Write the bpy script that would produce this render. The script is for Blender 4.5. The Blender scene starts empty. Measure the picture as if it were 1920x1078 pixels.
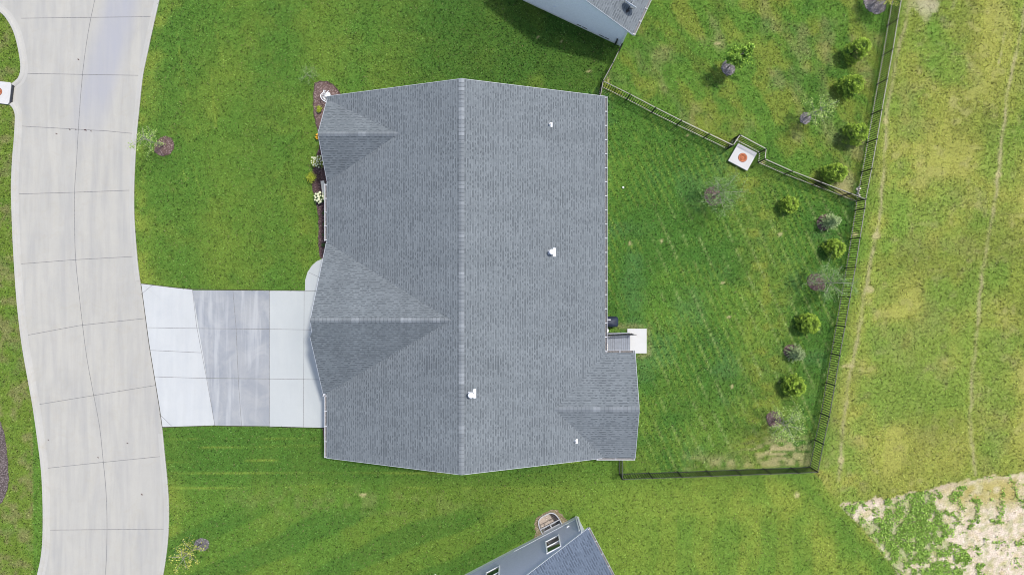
import bpy, bmesh, math, random
import numpy as np
from mathutils import Vector, Matrix

# ------------------------------------------------------------------ camera, world, sun
scene = bpy.context.scene
COL = scene.collection
H = 43.0                      # drone height above the lawn (m)
F = 1324.0                    # focal length in pixels of a 1920 px wide frame
NX, NY = 960.0, 527.0         # the point straight below the drone
cam_d = bpy.data.cameras.new('camera')
cam = bpy.data.objects.new('camera', cam_d); COL.objects.link(cam)
cam.location = (0, 0, H); cam.rotation_euler = (0, 0, 0)
cam_d.sensor_width = 36; cam_d.lens = F/1920*36
cam_d.shift_y = -(539-NY)/1920
cam_d.clip_end = 3000; cam_d.clip_start = 0.5
scene.camera = cam

SUN_EL = math.radians(67)
SUN_DIR = Vector((0.78*math.cos(SUN_EL), 0.62*math.cos(SUN_EL), math.sin(SUN_EL))).normalized()
world = bpy.data.worlds.new('World'); scene.world = world; world.use_nodes = True
wn = world.node_tree.nodes; wl = world.node_tree.links
bg = wn['Background']; sky = wn.new('ShaderNodeTexSky'); sky.sky_type = 'NISHITA'
sky.sun_disc = False; sky.sun_elevation = SUN_EL; sky.sun_rotation = math.atan2(0.78, 0.62)
sky.air_density = 1.0; sky.dust_density = 2.5; sky.ozone_density = 1.0
wl.new(sky.outputs[0], bg.inputs[0]); bg.inputs[1].default_value = 0.15
sd = bpy.data.lights.new('sun', 'SUN'); sd.energy = 2.35; sd.angle = math.radians(3.5); sd.color = (1, 0.955, 0.90)
sun = bpy.data.objects.new('sun', sd); COL.objects.link(sun)
sun.rotation_euler = SUN_DIR.to_track_quat('Z', 'Y').to_euler(); sun.location = SUN_DIR*60
scene.view_settings.view_transform = 'Standard'; scene.view_settings.look = 'None'
scene.view_settings.exposure = 0.56; scene.view_settings.gamma = 1
scene.render.engine = 'CYCLES'
scene.cycles.filter_width = 1.0

# ------------------------------------------------------------------ helpers
def W(px, py, z=0.0):
    """plan measurement of the photo -> world point at height z"""
    k = (H-z)/F
    return Vector(((px-NX)*k, -(py-NY)*k, z))

def srgb(r, g, b, k=1.0):
    def c(v):
        v /= 255.0
        return (v/12.92 if v <= 0.04045 else ((v+0.055)/1.055)**2.4)*k
    return (c(r), c(g), c(b), 1)

class NT:
    def __init__(s, name):
        s.m = bpy.data.materials.new(name); s.m.use_nodes = True
        s.t = s.m.node_tree; s.b = s.t.nodes['Principled BSDF']
    def n(s, typ, **kw):
        nd = s.t.nodes.new(typ)
        for k, v in kw.items(): setattr(nd, k, v)
        return nd
    def put(s, sock, v):
        if hasattr(v, 'is_output') or isinstance(v, bpy.types.NodeSocket): s.t.links.new(v, sock)
        else: sock.default_value = v
    def math(s, op, a, b=0.0, c=None, clamp=False):
        nd = s.n('ShaderNodeMath', operation=op, use_clamp=clamp)
        s.put(nd.inputs[0], a); s.put(nd.inputs[1], b)
        if c is not None: s.put(nd.inputs[2], c)
        return nd.outputs[0]
    def mix(s, f, a, b, blend='MIX'):
        nd = s.n('ShaderNodeMix', data_type='RGBA', blend_type=blend)
        s.put(nd.inputs['Factor'], f); s.put(nd.inputs[6], a); s.put(nd.inputs[7], b)
        return nd.outputs[2]
    def noise(s, scale, detail=4, rough=0.6, vec=None, dist=0.0):
        nd = s.n('ShaderNodeTexNoise'); nd.inputs['Scale'].default_value = scale
        nd.inputs['Detail'].default_value = detail; nd.inputs['Roughness'].default_value = rough
        nd.inputs['Distortion'].default_value = dist
        if vec is not None: s.put(nd.inputs['Vector'], vec)
        return nd.outputs['Fac']
    def coord(s, which='Object'):
        if not hasattr(s, '_tc'): s._tc = s.n('ShaderNodeTexCoord')
        return s._tc.outputs[which]
    def mapped(s, vec, scale=(1, 1, 1), rot=(0, 0, 0)):
        nd = s.n('ShaderNodeMapping'); s.put(nd.inputs[0], vec)
        nd.inputs['Scale'].default_value = scale; nd.inputs['Rotation'].default_value = rot
        return nd.outputs[0]
    def ramp(s, f, lo, hi):
        nd = s.n('ShaderNodeMapRange'); s.put(nd.inputs[0], f)
        nd.inputs[1].default_value = lo; nd.inputs[2].default_value = hi
        return nd.outputs[0]
    def bump(s, h, strength=0.5, dist=0.01):
        nd = s.n('ShaderNodeBump'); s.put(nd.inputs['Height'], h)
        nd.inputs['Strength'].default_value = strength; nd.inputs['Distance'].default_value = dist
        s.t.links.new(nd.outputs[0], s.b.inputs['Normal'])
    def out(s, col, rough=0.8, metal=0.0, spec=0.3):
        s.put(s.b.inputs['Base Color'], col); s.put(s.b.inputs['Roughness'], rough)
        s.b.inputs['Metallic'].default_value = metal; s.b.inputs['Specular IOR Level'].default_value = spec
        return s.m

def mat_plain(name, col, rough=0.6, metal=0.0, spec=0.4, var=0.12, scale=9.0, bump=0.0):
    t = NT(name)
    f = t.noise(scale, 5, 0.65, t.coord())
    dark = tuple(c*(1-var*1.6) for c in col[:3])+(1,); lite = tuple(min(1, c*(1+var)) for c in col[:3])+(1,)
    if bump: t.bump(t.noise(scale*6, 4, 0.7, t.coord()), bump, 0.01)
    return t.out(t.mix(t.ramp(f, 0.3, 0.7), dark, lite), rough, metal, spec)

def mat_concrete(name, col, mottled=0.10, stain=0.0, streak=0.0, blotch=0.0, post=None):
    t = NT(name); p = t.coord()
    big = t.ramp(t.noise(0.32, 6, 0.62, p, 0.6), 0.3, 0.72)
    mid = t.ramp(t.noise(2.1, 6, 0.7, p), 0.25, 0.75)
    fine = t.ramp(t.noise(38, 4, 0.75, p), 0.2, 0.8)
    c = t.mix(big, tuple(x*(1-mottled) for x in col[:3])+(1,), tuple(x*(1+mottled*.6) for x in col[:3])+(1,))
    c = t.mix(t.math('MULTIPLY', mid, 0.35), c, tuple(x*(1-mottled*1.5) for x in col[:3])+(1,))
    c = t.mix(t.math('MULTIPLY', fine, 0.16), c, tuple(x*0.62 for x in col[:3])+(1,))
    if streak:
        s = t.ramp(t.noise(1.5, 5, 0.6, t.mapped(p, (1.5, 0.14, 1)), 0.3), 0.42, 0.72)
        c = t.mix(t.math('MULTIPLY', s, streak), c, tuple(a*b for a, b in zip(col[:3], (0.72, 0.74, 0.80)))+(1,))
    if blotch:
        s = t.ramp(t.noise(0.75, 7, 0.66, p, 0.8), 0.40, 0.66)
        c = t.mix(t.math('MULTIPLY', s, blotch), c, tuple(a*b for a, b in zip(col[:3], (0.62, 0.66, 0.73)))+(1,))
        s = t.ramp(t.noise(1.9, 3, 0.5, t.mapped(p, (1.3, 0.10, 1))), 0.52, 0.66)
        c = t.mix(t.math('MULTIPLY', s, blotch*0.9), c, tuple(min(1, a*1.16) for a in col[:3])+(1,))
    if stain:
        s = t.ramp(t.noise(0.9, 8, 0.72, p, 1.5), 0.50, 0.72)
        c = t.mix(t.math('MULTIPLY', s, stain), c, tuple(a*b for a, b in zip(col[:3], (0.80, 0.74, 0.62)))+(1,))
    sp = t.math('GREATER_THAN', t.noise(55, 1, 0.4, p), 0.74)
    c = t.mix(t.math('MULTIPLY', sp, 0.35), c, (0.12, 0.11, 0.10, 1))
    if post: c = post(t, c)
    t.bump(t.noise(60, 5, 0.8, p), 0.35, 0.004)
    return t.out(c, 0.88, 0, 0.25)

def mat_shingle(name, cap=False, tint=(1, 1, 1), amp=1.0):
    t = NT(name); uv = t.coord('UV')
    sep = t.n('ShaderNodeSeparateXYZ'); t.put(sep.inputs[0], uv)
    u, v = sep.outputs[0], sep.outputs[1]
    k = lambda c: (c[0]*tint[0], c[1]*tint[1], c[2]*tint[2], 1)
    base = k((0.110, 0.126, 0.135)); dark = k((0.042, 0.050, 0.057)); lite = k((0.182, 0.204, 0.216))
    def wn2(a, b):
        cb = t.n('ShaderNodeCombineXYZ'); t.put(cb.inputs[0], a); t.put(cb.inputs[1], b)
        w = t.n('ShaderNodeTexWhiteNoise', noise_dimensions='2D'); t.put(w.inputs['Vector'], cb.outputs[0])
        return w.outputs['Value']
    if cap:
        cell = t.math('FLOOR', t.math('DIVIDE', u, 0.21))
        r = wn2(cell, 3.0)
        r2 = wn2(t.math('FLOOR', t.math('DIVIDE', u, 0.52)), 8.0)
        c = t.mix(r, k((0.145, 0.162, 0.175)), k((0.24, 0.260, 0.275)))
        c = t.mix(t.math('MULTIPLY', t.ramp(r2, 0.85, 0.25), 0.80), c, k((0.125, 0.140, 0.150)))
        fr = t.math('FRACT', t.math('DIVIDE', u, 0.21))
        c = t.mix(t.math('MULTIPLY', t.math('LESS_THAN', fr, 0.10), 0.5), c, dark)
    else:
        rowf = t.math('DIVIDE', v, 0.143); row = t.math('FLOOR', rowf); fv = t.math('FRACT', rowf)
        off = t.math('MULTIPLY', wn2(row, 1.7), 9.0)
        ta = t.math('FLOOR', t.math('ADD', t.math('DIVIDE', u, 0.125), off))
        tb = t.math('FLOOR', t.math('ADD', t.math('DIVIDE', u, 0.21), t.math('MULTIPLY', off, 1.37)))
        ra = wn2(ta, row); rb = wn2(tb, t.math('ADD', row, 37.0))
        tone = t.math('ADD', t.math('MULTIPLY', ra, 0.55), t.math('MULTIPLY', rb, 0.45))
        c = t.mix(t.ramp(tone, 0.15, 0.85), base, lite)
        dk = t.math('MULTIPLY', t.math('GREATER_THAN', t.math('ADD', ra, t.math('MULTIPLY', rb, 0.45)), 0.78), t.math('LESS_THAN', fv, 0.62))
        c = t.mix(t.math('MULTIPLY', dk, 0.80*amp), c, dark)
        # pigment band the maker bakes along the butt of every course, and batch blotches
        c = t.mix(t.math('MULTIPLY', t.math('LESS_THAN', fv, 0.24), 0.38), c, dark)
        bl = t.ramp(t.noise(0.55, 4, 0.6, uv), 0.3, 0.7)
        c = t.mix(t.math('MULTIPLY', bl, 0.34), c, lite)
        st = t.ramp(t.noise(0.9, 3, 0.6, t.mapped(uv, (1.2, 0.12, 1))), 0.35, 0.7)
        c = t.mix(t.math('MULTIPLY', st, 0.20), c, dark)
        hgt = t.math('ADD', t.math('MULTIPLY', fv, -1.0), t.math('MULTIPLY', ra, 0.5))
        t.bump(hgt, 0.55, 0.012)
    g = t.ramp(t.noise(30, 4, 0.8, uv), 0.25, 0.75)
    c = t.mix(t.math('MULTIPLY', g, 0.22), c, k((0.275, 0.300, 0.312)))
    sp = t.math('GREATER_THAN', t.noise(24, 2, 0.6, uv), 0.66)
    c = t.mix(t.math('MULTIPLY', sp, 0.35), c, dark)
    return t.out(c, 0.92, 0, 0.15)

def mat_leaf(name, c1, c2, rough=0.6, trans=0.25):
    """foliage: colour per leaf from a stored random value"""
    t = NT(name)
    at = t.n('ShaderNodeAttribute'); at.attribute_name = 'leafrand'
    c = t.mix(at.outputs['Fac'], c1, c2)
    t.out(c, rough, 0, 0.3)
    tr = t.n('ShaderNodeBsdfTranslucent'); t.put(tr.inputs[0], c)
    mx = t.n('ShaderNodeMixShader'); mx.inputs[0].default_value = trans
    t.t.links.new(t.b.outputs[0], mx.inputs[1]); t.t.links.new(tr.outputs[0], mx.inputs[2])
    t.t.links.new(mx.outputs[0], t.t.nodes['Material Output'].inputs[0])
    return t.m

def mat_mulch(name, c1, c2, c3):
    t = NT(name); p = t.coord()
    vo = t.n('ShaderNodeTexVoronoi'); vo.inputs['Scale'].default_value = 17; t.put(vo.inputs['Vector'], t.mapped(p, (1, 1.7, 1), (0, 0, 0.6)))
    sep = t.n('ShaderNodeSeparateColor'); t.put(sep.inputs[0], vo.outputs['Color'])
    c = t.mix(sep.outputs[0], c1, c2)
    c = t.mix(t.math('MULTIPLY', t.math('GREATER_THAN', sep.outputs[1], 0.80), 0.75), c, c3)
    c = t.mix(t.math('MULTIPLY', t.ramp(t.noise(1.6, 4, 0.6, p), 0.35, 0.7), 0.35), c, c2)
    t.bump(t.math('ADD', vo.outputs['Distance'], t.noise(40, 3, 0.7, p)), 0.9, 0.03)
    return t.out(c, 0.95, 0, 0.1)

class MB:
    """collects verts / faces (with material index, uv) and links them as ONE mesh object"""
    def __init__(s): s.v = []; s.f = []; s.mi = []; s.uv = []
    def face(s, pts, mi=0, uv=None):
        i = len(s.v); s.v += [tuple(p) for p in pts]
        s.f.append(list(range(i, i+len(pts)))); s.mi.append(mi)
        s.uv.append(uv if uv else [(p[0], p[1]) for p in pts])
    def hull8(s, p, mi=0):
        for q in ((3, 2, 1, 0), (4, 5, 6, 7), (0, 1, 5, 4), (1, 2, 6, 5), (2, 3, 7, 6), (3, 0, 4, 7)):
            s.face([p[k] for k in q], mi)
    def box(s, c, sz, rz=0.0, mi=0, T=None):
        hx, hy, hz = sz[0]/2, sz[1]/2, sz[2]/2
        ca, sa = math.cos(rz), math.sin(rz); P = []
        for z in (-hz, hz):
            for x, y in ((-hx, -hy), (hx, -hy), (hx, hy), (-hx, hy)):
                q = Vector((c[0]+x*ca-y*sa, c[1]+x*sa+y*ca, c[2]+z)); P.append(T(q) if T else q)
        s.hull8(P, mi)
    def bar(s, a, b, w, h=None, mi=0):
        a, b = Vector(a), Vector(b); h = h or w; d = (b-a)
        if d.length < 1e-6: return
        d.normalize(); up = Vector((0, 0, 1)) if abs(d.z) < 0.95 else Vector((1, 0, 0))
        x = d.cross(up).normalized(); y = x.cross(d).normalized(); P = []
        for e in (a, b):
            for i, j in ((-1, -1), (1, -1), (1, 1), (-1, 1)): P.append(e+x*i*w/2+y*j*h/2)
        s.hull8(P, mi)
    def tube(s, pts, rad, seg=8, mi=0, cap=True):
        pts = [Vector(p) for p in pts]; rings = []
        rad = rad if isinstance(rad, (list, tuple)) else [rad]*len(pts)
        for i, p in enumerate(pts):
            d = (pts[min(i+1, len(pts)-1)]-pts[max(i-1, 0)]).normalized()
            up = Vector((0, 0, 1)) if abs(d.z) < 0.9 else Vector((1, 0, 0))
            x = d.cross(up).normalized(); y = x.cross(d)
            rings.append([p+(x*math.cos(2*math.pi*k/seg)+y*math.sin(2*math.pi*k/seg))*rad[i] for k in range(seg)])
        base = len(s.v)
        for r in rings: s.v += [tuple(q) for q in r]
        for i in range(len(rings)-1):
            for k in range(seg):
                a = base+i*seg+k; b = base+i*seg+(k+1) % seg
                s.f.append([a, b, b+seg, a+seg]); s.mi.append(mi); s.uv.append([(0, 0)]*4)
        if cap:
            s.f.append([base+k for k in range(seg)][::-1]); s.mi.append(mi); s.uv.append([(0, 0)]*seg)
            s.f.append([base+(len(rings)-1)*seg+k for k in range(seg)]); s.mi.append(mi); s.uv.append([(0, 0)]*seg)
    def lathe(s, c, prof, seg=20, mi=0, T=None):
        base = len(s.v)
        for r, z in prof:
            for k in range(seg):
                a = 2*math.pi*k/seg; q = Vector((c[0]+r*math.cos(a), c[1]+r*math.sin(a), c[2]+z)); s.v.append(tuple(T(q) if T else q))
        for i in range(len(prof)-1):
            for k in range(seg):
                a = base+i*seg+k; b = base+i*seg+(k+1) % seg
                s.f.append([a, b, b+seg, a+seg]); s.mi.append(mi); s.uv.append([(0, 0)]*4)
        s.f.append([base+(len(prof)-1)*seg+k for k in range(seg)]); s.mi.append(mi); s.uv.append([(0, 0)]*seg)
    def prism(s, poly, z0, z1, mi=0, mi_side=None):
        n = len(poly); ms = mi if mi_side is None else mi_side
        s.face([(p[0], p[1], z1) for p in poly], mi); s.face([(p[0], p[1], z0) for p in poly][::-1], ms)
        for i in range(n):
            a, b = poly[i], poly[(i+1) % n]
            s.face([(a[0], a[1], z0), (b[0], b[1], z0), (b[0], b[1], z1), (a[0], a[1], z1)], ms)
    def build(s, name, mats, parent=None, smooth=False, bevel=0.0, attr=None):
        me = bpy.data.meshes.new(name); me.from_pydata(s.v, [], s.f)
        mats = mats if isinstance(mats, (list, tuple)) else [mats]
        for m in mats: me.materials.append(m)
        me.polygons.foreach_set('material_index', s.mi)
        uvl = me.uv_layers.new(name='UVMap')
        flat = [c for f in s.uv for q in f for c in q]
        uvl.data.foreach_set('uv', flat)
        if smooth: me.polygons.foreach_set('use_smooth', [True]*len(me.polygons))
        me.update()
        o = bpy.data.objects.new(name, me); COL.objects.link(o)
        if parent is not None:
            o.parent = parent; o.location = -parent.location if parent.type == 'EMPTY' and parent.parent is None else (0, 0, 0)
        if bevel:
            md = o.modifiers.new('bevel', 'BEVEL'); md.width = bevel; md.segments = 2; md.limit_method = 'ANGLE'
        return o

def thing(name, label, cat, loc=(0, 0, 0), group=None):
    o = bpy.data.objects.new(name, None); COL.objects.link(o); o.location = loc
    o.empty_display_size = 0.3
    o['label'] = label; o['category'] = cat
    if group: o['group'] = group
    return o
def tag(o, label, cat, group=None):
    o['label'] = label; o['category'] = cat
    if group: o['group'] = group
    return o
def structure(o): o['kind'] = 'structure'; return o

# smooth value noise for numpy
def vnoise(x, y, scale, seed):
    r = np.random.RandomState(seed); N = 256; lat = r.rand(N, N)
    X = x/scale+1000.3; Y = y/scale+1000.7
    xi = np.floor(X).astype(int); yi = np.floor(Y).astype(int); fx = X-xi; fy = Y-yi
    fx = fx*fx*(3-2*fx); fy = fy*fy*(3-2*fy); a = xi % N; b = yi % N; a1 = (a+1) % N; b1 = (b+1) % N
    return (lat[a, b]*(1-fx)+lat[a1, b]*fx)*(1-fy)+(lat[a, b1]*(1-fx)+lat[a1, b1]*fx)*fy
def fbm(x, y, scale, seed, o=3):
    t = 0; w = 0
    for i in range(o):
        t = t+vnoise(x, y, scale/2**i, seed+i*7)*0.55**i; w += 0.55**i
    return t/w
def sst(e0, e1, x):
    t = np.clip((x-e0)/(e1-e0), 0, 1); return t*t*(3-2*t)
def inpoly(px, py, poly):
    ins = np.zeros(px.shape, bool); n = len(poly)
    for i in range(n):
        x1, y1 = poly[i]; x2, y2 = poly[(i+1) % n]
        if y1 == y2: continue
        c = ((y1 > py) != (y2 > py)) & (px < (x2-x1)*(py-y1)/(y2-y1)+x1)
        ins ^= c
    return ins
def dpoly(px, py, line):
    d = np.full(px.shape, 1e9)
    for i in range(len(line)-1):
        x1, y1 = line[i]; x2, y2 = line[i+1]; L = (x2-x1)**2+(y2-y1)**2
        t = np.clip(((px-x1)*(x2-x1)+(py-y1)*(y2-y1))/L, 0, 1)
        d = np.minimum(d, np.hypot(px-x1-t*(x2-x1), py-y1-t*(y2-y1)))
    return d

# ------------------------------------------------------------------ plan of the site (photo measurements)
ROAD_R = [(330, -150), (310, -60), (299, 0), (290, 40), (277, 100), (268, 145), (262, 200), (257, 250), (254, 300), (252, 350), (252, 400), (255, 450), (260, 505), (266, 545), (272, 590), (280, 650), (290, 710), (299, 765), (304, 800), (309, 850), (314, 900), (317, 950), (316, 1000), (312, 1040), (306, 1078), (292, 1150), (270, 1240)]
ROAD_L_UP = [(-160, -75), (-60, -28), (0, 22), (15, 38), (27, 60), (35, 88), (40, 118), (40, 135), (36, 147), (29, 154), (24, 158)]
ROAD_L_DN = [(20, 197), (26, 204), (30, 216), (30, 232), (28, 265), (25, 300), (23, 350), (24, 400), (27, 470), (33, 560), (42, 640), (54, 710), (63, 760), (73, 830), (79, 880), (82, 940), (82, 1000), (79, 1040), (71, 1078), (52, 1150), (25, 1240)]
INLET = [(-24, 152), (22, 156), (24.5, 161), (21, 193), (17.5, 197), (-24, 192)]
DRIVE = [(264.5, 532), (330, 540), (361, 543), (505, 545), (640, 546), (640, 803), (510, 799), (403, 797), (304, 800), (299, 765), (290, 710), (280, 650), (272, 590)]
PATH = [(572, 545), (572.5, 525), (577, 510), (585, 498), (594, 490), (606, 484.5), (660, 484), (660, 545)]
PAD = [(1176, 616), (1212, 616), (1212, 662), (1176, 662)]
BED = [(590, 156), (600, 152), (612, 153), (624, 158), (634, 168), (640, 180), (660, 200), (660, 480), (600, 485), (598, 470), (597, 440), (597, 410), (594, 390), (588, 365), (584, 345), (585, 325), (590, 305), (596, 285), (600, 268), (597, 250), (592, 232), (588, 210), (587, 185)]
BED_FAR = [(-80, 770), (-8, 775), (2, 792), (8, 812), (14, 850), (17, 895), (14, 918), (5, 940), (-8, 955), (-80, 970)]
BED_SIDE = [(604, 803), (612, 803), (625, 803), (625, 835), (612, 835), (607, 825)]
SAND = [(1575, 945), (1598, 941), (1640, 935), (1700, 925), (1758, 916), (1772, 908), (1812, 900), (1850, 893), (1920, 884), (2100, 860), (2300, 1300), (1800, 1300), (1735, 1140), (1690, 1085), (1655, 1035), (1618, 990)]
FENCE_E = [(1698, -160), (1681, -54), (1672, 0), (1663, 50), (1654, 105), (1644, 159), (1634, 215), (1625, 268), (1615, 323), (1604.5, 378), (1602.5, 395), (1594, 448), (1585.5, 502), (1576, 556), (1566.5, 610), (1557, 662.5), (1548, 717), (1538, 774), (1527, 824), (1517, 874.5)]
FENCE_S = [(1517, 874.5), (1482.5, 876.4), (1431, 878), (1377, 880), (1323.6, 882), (1269.8, 884), (1216, 885.8), (1161, 887.6)]
FENCE_DIV_A = [(1126, 163), (1175, 187), (1221.8, 211.5), (1268.6, 235), (1319, 259), (1363, 280)]
FENCE_JOG = [(1363, 280), (1375.4, 261), (1423, 286.5), (1421, 305)]
FENCE_DIV_B = [(1421, 305), (1470.4, 327), (1522.7, 347), (1577.3, 367.5), (1604.5, 378)]
FENCE_TOP = [(1126, 163), (1144, 130), (1160.5, 96)]
FENCE_HOUSE = [(1126, 163), (1117, 213)]
FENCE_SE = [(1161, 887.6), (1161, 829)]
TRACK_A = [(1718, -60), (1700, 30), (1688, 80), (1674, 150), (1662, 225), (1657, 330), (1649, 400), (1642, 445), (1632, 500), (1620, 560), (1608, 640), (1595, 690), (1585, 760), (1577, 860), (1572, 900)]
TRACK_B = [(1930, -60), (1918, 50), (1905, 110), (1890, 170), (1882, 240), (1874, 300), (1872, 330), (1862, 400), (1850, 460), (1838, 540), (1832, 620), (1824, 700), (1820, 780), (1828, 890)]
TRACK_C = [(1883, 60), (1878, 95), (1874, 120)]
WELL_C = W(1039.5, 992); 

# ------------------------------------------------------------------ lawn colour field (species, dryness, mowing), shared by soil sheet and blades
C_MID = np.array([0.087, 0.182, 0.0270]); C_DEEP = np.array([0.046, 0.134, 0.0220]); C_OLIVE = np.array([0.142, 0.208, 0.0320])
C_YEL = np.array([0.240, 0.290, 0.050]); C_TAN = np.array([0.39, 0.34, 0.175]); C_BLUE = np.array([0.058, 0.145, 0.050])
C_BARE = np.array([0.46, 0.36, 0.27]); C_CREAM = np.array([0.64, 0.54, 0.44])
def lawn(px, py):
    n1 = fbm(px, py, 90, 11, 4); n2 = fbm(px, py, 34, 23, 4); n3 = fbm(px, py, 16, 31, 3); n4 = fbm(px, py, 150, 47, 3)
    c = np.zeros(px.shape+(3,))+C_MID
    def mix(c, m, col): return c*(1-m[..., None])+col*m[..., None]
    xf = np.interp(py, [p[1] for p in FENCE_E], [p[0] for p in FENCE_E])
    field = px > np.where(py > 874, 1517+(py-874)*0.82+10*(n3-0.5), xf)
    m0 = field.astype(float)*(py < 880)
    div = inpoly(px, py, [(1126, 163), (1363, 280), (1375, 261), (1423, 286), (1421, 305), (1604, 378), (1700, -200), (1200, -200), (1163, 90)])
    yard = inpoly(px, py, [(1126, 163), (1363, 280), (1421, 305), (1604, 378), (1517, 874), (1161, 888), (1161, 600), (1000, 500), (1000, 200)])
    left = px < 60
    south = (py > 800) & ~field & ~yard & (px > 300)
    front = (px >= 60) & (px < 1130) & (py < 560)
    # front lawn: broad vertical mowing bands and olive blotches
    band = 0.5+0.5*np.sin(px/27.0+3*vnoise(px, py, 160, 5))
    m = front.astype(float)
    c = mix(c, m*0.55*sst(0.35, 0.75, n1), C_OLIVE)
    c = mix(c, m*0.42*band, C_DEEP*1.1)
    c = mix(c, m*0.22*sst(0.50, 0.8, n2), C_YEL*0.8)
    lush = front*sst(640, 900, px)*sst(330, 120, py)
    c = mix(c, lush*0.75, C_DEEP*0.78)
    st = front*sst(640, 800, px)*(0.5+0.5*np.sin((py-0.12*px)/5.5+4*vnoise(px, py, 90, 77)))
    c = mix(c, st*0.30, C_DEEP*0.72)
    c = mix(c, front*sst(700, 1000, px)*0.5*sst(0.55, 0.85, fbm(px, py, 60, 222, 3)), C_OLIVE*0.9)
    for x, y, r in ((270, 165, 7), (940, 240, 9), (500, 210, 10), (435, 520, 9), (490, 445, 8), (295, 512, 8)):
        if x < 600: c = mix(c, 0.6*np.exp(-((px-x)**2+(py-y)**2)/r**2), C_DEEP*0.8)
    # thin pale wheel lines of the mower on the front lawn
    for ln in ([(330, 60), (345, 150), (372, 250)], [(395, 130), (405, 240)], [(420, 120), (402, 40)], [(337, 300), (350, 340)], [(362, 310), (378, 370)]):
        c = mix(c, 0.30*np.exp(-(dpoly(px, py, ln)/1.6)**2)*sst(0.3, 0.6, n3), C_YEL*1.3)
    # edge of front lawn along the road: drier
    dr = dpoly(px, py, ROAD_R[2:-3])
    c = mix(c, (px > 240)*(px < 700)*0.55*np.exp(-(dr/26)**2)*sst(0.35, 0.7, n2), C_YEL)
    # back yard: deep green, paler toward the trees, thin diagonal mower lines
    m = yard.astype(float)
    c = mix(c, m*0.85, C_DEEP*1.02)
    c = mix(c, m*0.75*sst(0.45, 0.75, n1), C_MID*1.08)
    c = mix(c, m*0.40*sst(0.52, 0.8, fbm(px, py, 60, 91, 3)), C_BLUE*1.2)
    c = mix(c, m*0.45*sst(620, 850, py)*sst(0.3, 0.7, n2), C_OLIVE)
    pale = np.exp(-(dpoly(px, py, [(1400, 320), (1420, 430), (1440, 560), (1430, 650), (1440, 730), (1410, 860)])/42.0)**2)
    c = mix(c, m*pale*(0.25+0.55*sst(0.42, 0.68, n3)), C_YEL*0.82)
    q = px*0.91-py*0.41
    lines = np.exp(-(((q+5*vnoise(px, py, 120, 9)) % 27.0)-13)**2/2.0)
    lm = m*lines*sst(0.36, 0.56, fbm(px, py, 26, 301, 3))*sst(330, 450, py+px*0.1-120)*sst(1190, 1260, px)
    c = mix(c, lm*0.60, np.array([0.30, 0.36, 0.14]))
    l2 = m*np.exp(-(((q+5*vnoise(px, py, 120, 9)+9) % 13.5)-7)**2/3.0)*sst(0.35, 0.6, fbm(px, py, 50, 303, 3)); c = mix(c, l2*0.60, C_OLIVE*1.30)
    c = mix(c, m*0.6*np.exp(-((py-868)/13.0)**2)*sst(0.35, 0.6, n3)*(px > 1280), C_TAN*0.9)
    c = mix(c, m*np.exp(-((px-1462)/55.0)**2-((py-845)/24.0)**2)*sst(0.4, 0.6, vnoise(px, py*3, 14, 65)), C_TAN*0.9)
    c = mix(c, 0.5*np.exp(-(dpoly(px, py, [(1160, 612), (1214, 612), (1217, 664), (1196, 668)])/5.0)**2)*sst(0.35, 0.65, n3+0.15), C_TAN*0.75)
    # neighbour's yard to the north-east: patchy, tan streaks running down-left
    m = div.astype(float)
    q1 = px*0.35+py*0.94; q2 = px*0.94-py*0.35
    sn = fbm(q2, q1*0.45, 26, 141, 3)
    sn2 = fbm(px*0.5+py*0.9, (px*0.85-py*0.5)*2.0, 55, 143, 3)
    c = mix(c, m*0.55, C_MID*1.15)
    c = mix(c, m*0.75*sst(0.40, 0.66, sn2), C_YEL*0.78)
    c = mix(c, m*0.42*sst(0.52, 0.80, sn), C_TAN*0.70)
    c = mix(c, m*0.55*sst(0.5, 0.28, n2), C_DEEP)
    fd = np.abs(px-xf)
    c = mix(c, m*0.55*np.exp(-((fd-30)/30.0)**2)*sst(0.4, 0.62, n2)*sst(200, 300, py), C_TAN*0.8)
    # the meadow beyond the fence
    m = field.astype(float)
    c = mix(c, m*0.85, np.array([0.200, 0.240, 0.048]))
    c = mix(c, m*0.80*sst(0.30, 0.65, n4), np.array([0.315, 0.312, 0.074]))
    c = mix(c, m*0.35*sst(0.35, 0.7, fbm((px+0.17*py)*2.2, py*0.4, 40, 201, 3)), C_YEL*1.12)
    c = mix(c, m*0.55*sst(0.58, 0.30, n1), C_MID*1.35)
    c = mix(c, m*0.45*np.exp(-((px-xf-75)/34.0)**2)*sst(0.35, 0.6, n2), C_MID*1.45)
    c = mix(c, m*0.34*sst(0.60, 0.82, n3), C_TAN*0.78)
    c = mix(c, m*0.16*sst(0.55, 0.75, fbm(px, py, 45, 813, 3)), C_TAN*0.72)
    c = mix(c, m*0.5*np.exp(-((px-1740)/45.0)**2-((py-12)/26.0)**2)*sst(0.5, 0.6, n3), C_CREAM*0.8)
    # south lawn
    m = south.astype(float)
    c = mix(c, m*0.45*sst(0.45, 0.7, n1), C_OLIVE*0.95)
    c = mix(c, m*0.70*sst(850, 1250, px)*sst(850, 950, py), C_OLIVE*1.25)
    c = mix(c, m*0.55*sst(1050, 1500, px)*sst(0.4, 0.68, n2)*sst(880, 930, py), C_YEL)
    c = mix(c, m*0.65*sst(930, 880, py)*sst(1180, 1000, px), C_DEEP*0.95)
    hl = sum(np.exp(-((py-y0-2*np.sin(px/130.0))/1.3)**2) for y0 in (823, 838, 864, 887, 914))
    c = mix(c, m*0.34*hl*sst(0.4, 0.6, fbm(px*0.3, py, 22, 401, 3))*sst(1160, 1040, px), C_YEL*1.4)
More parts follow.
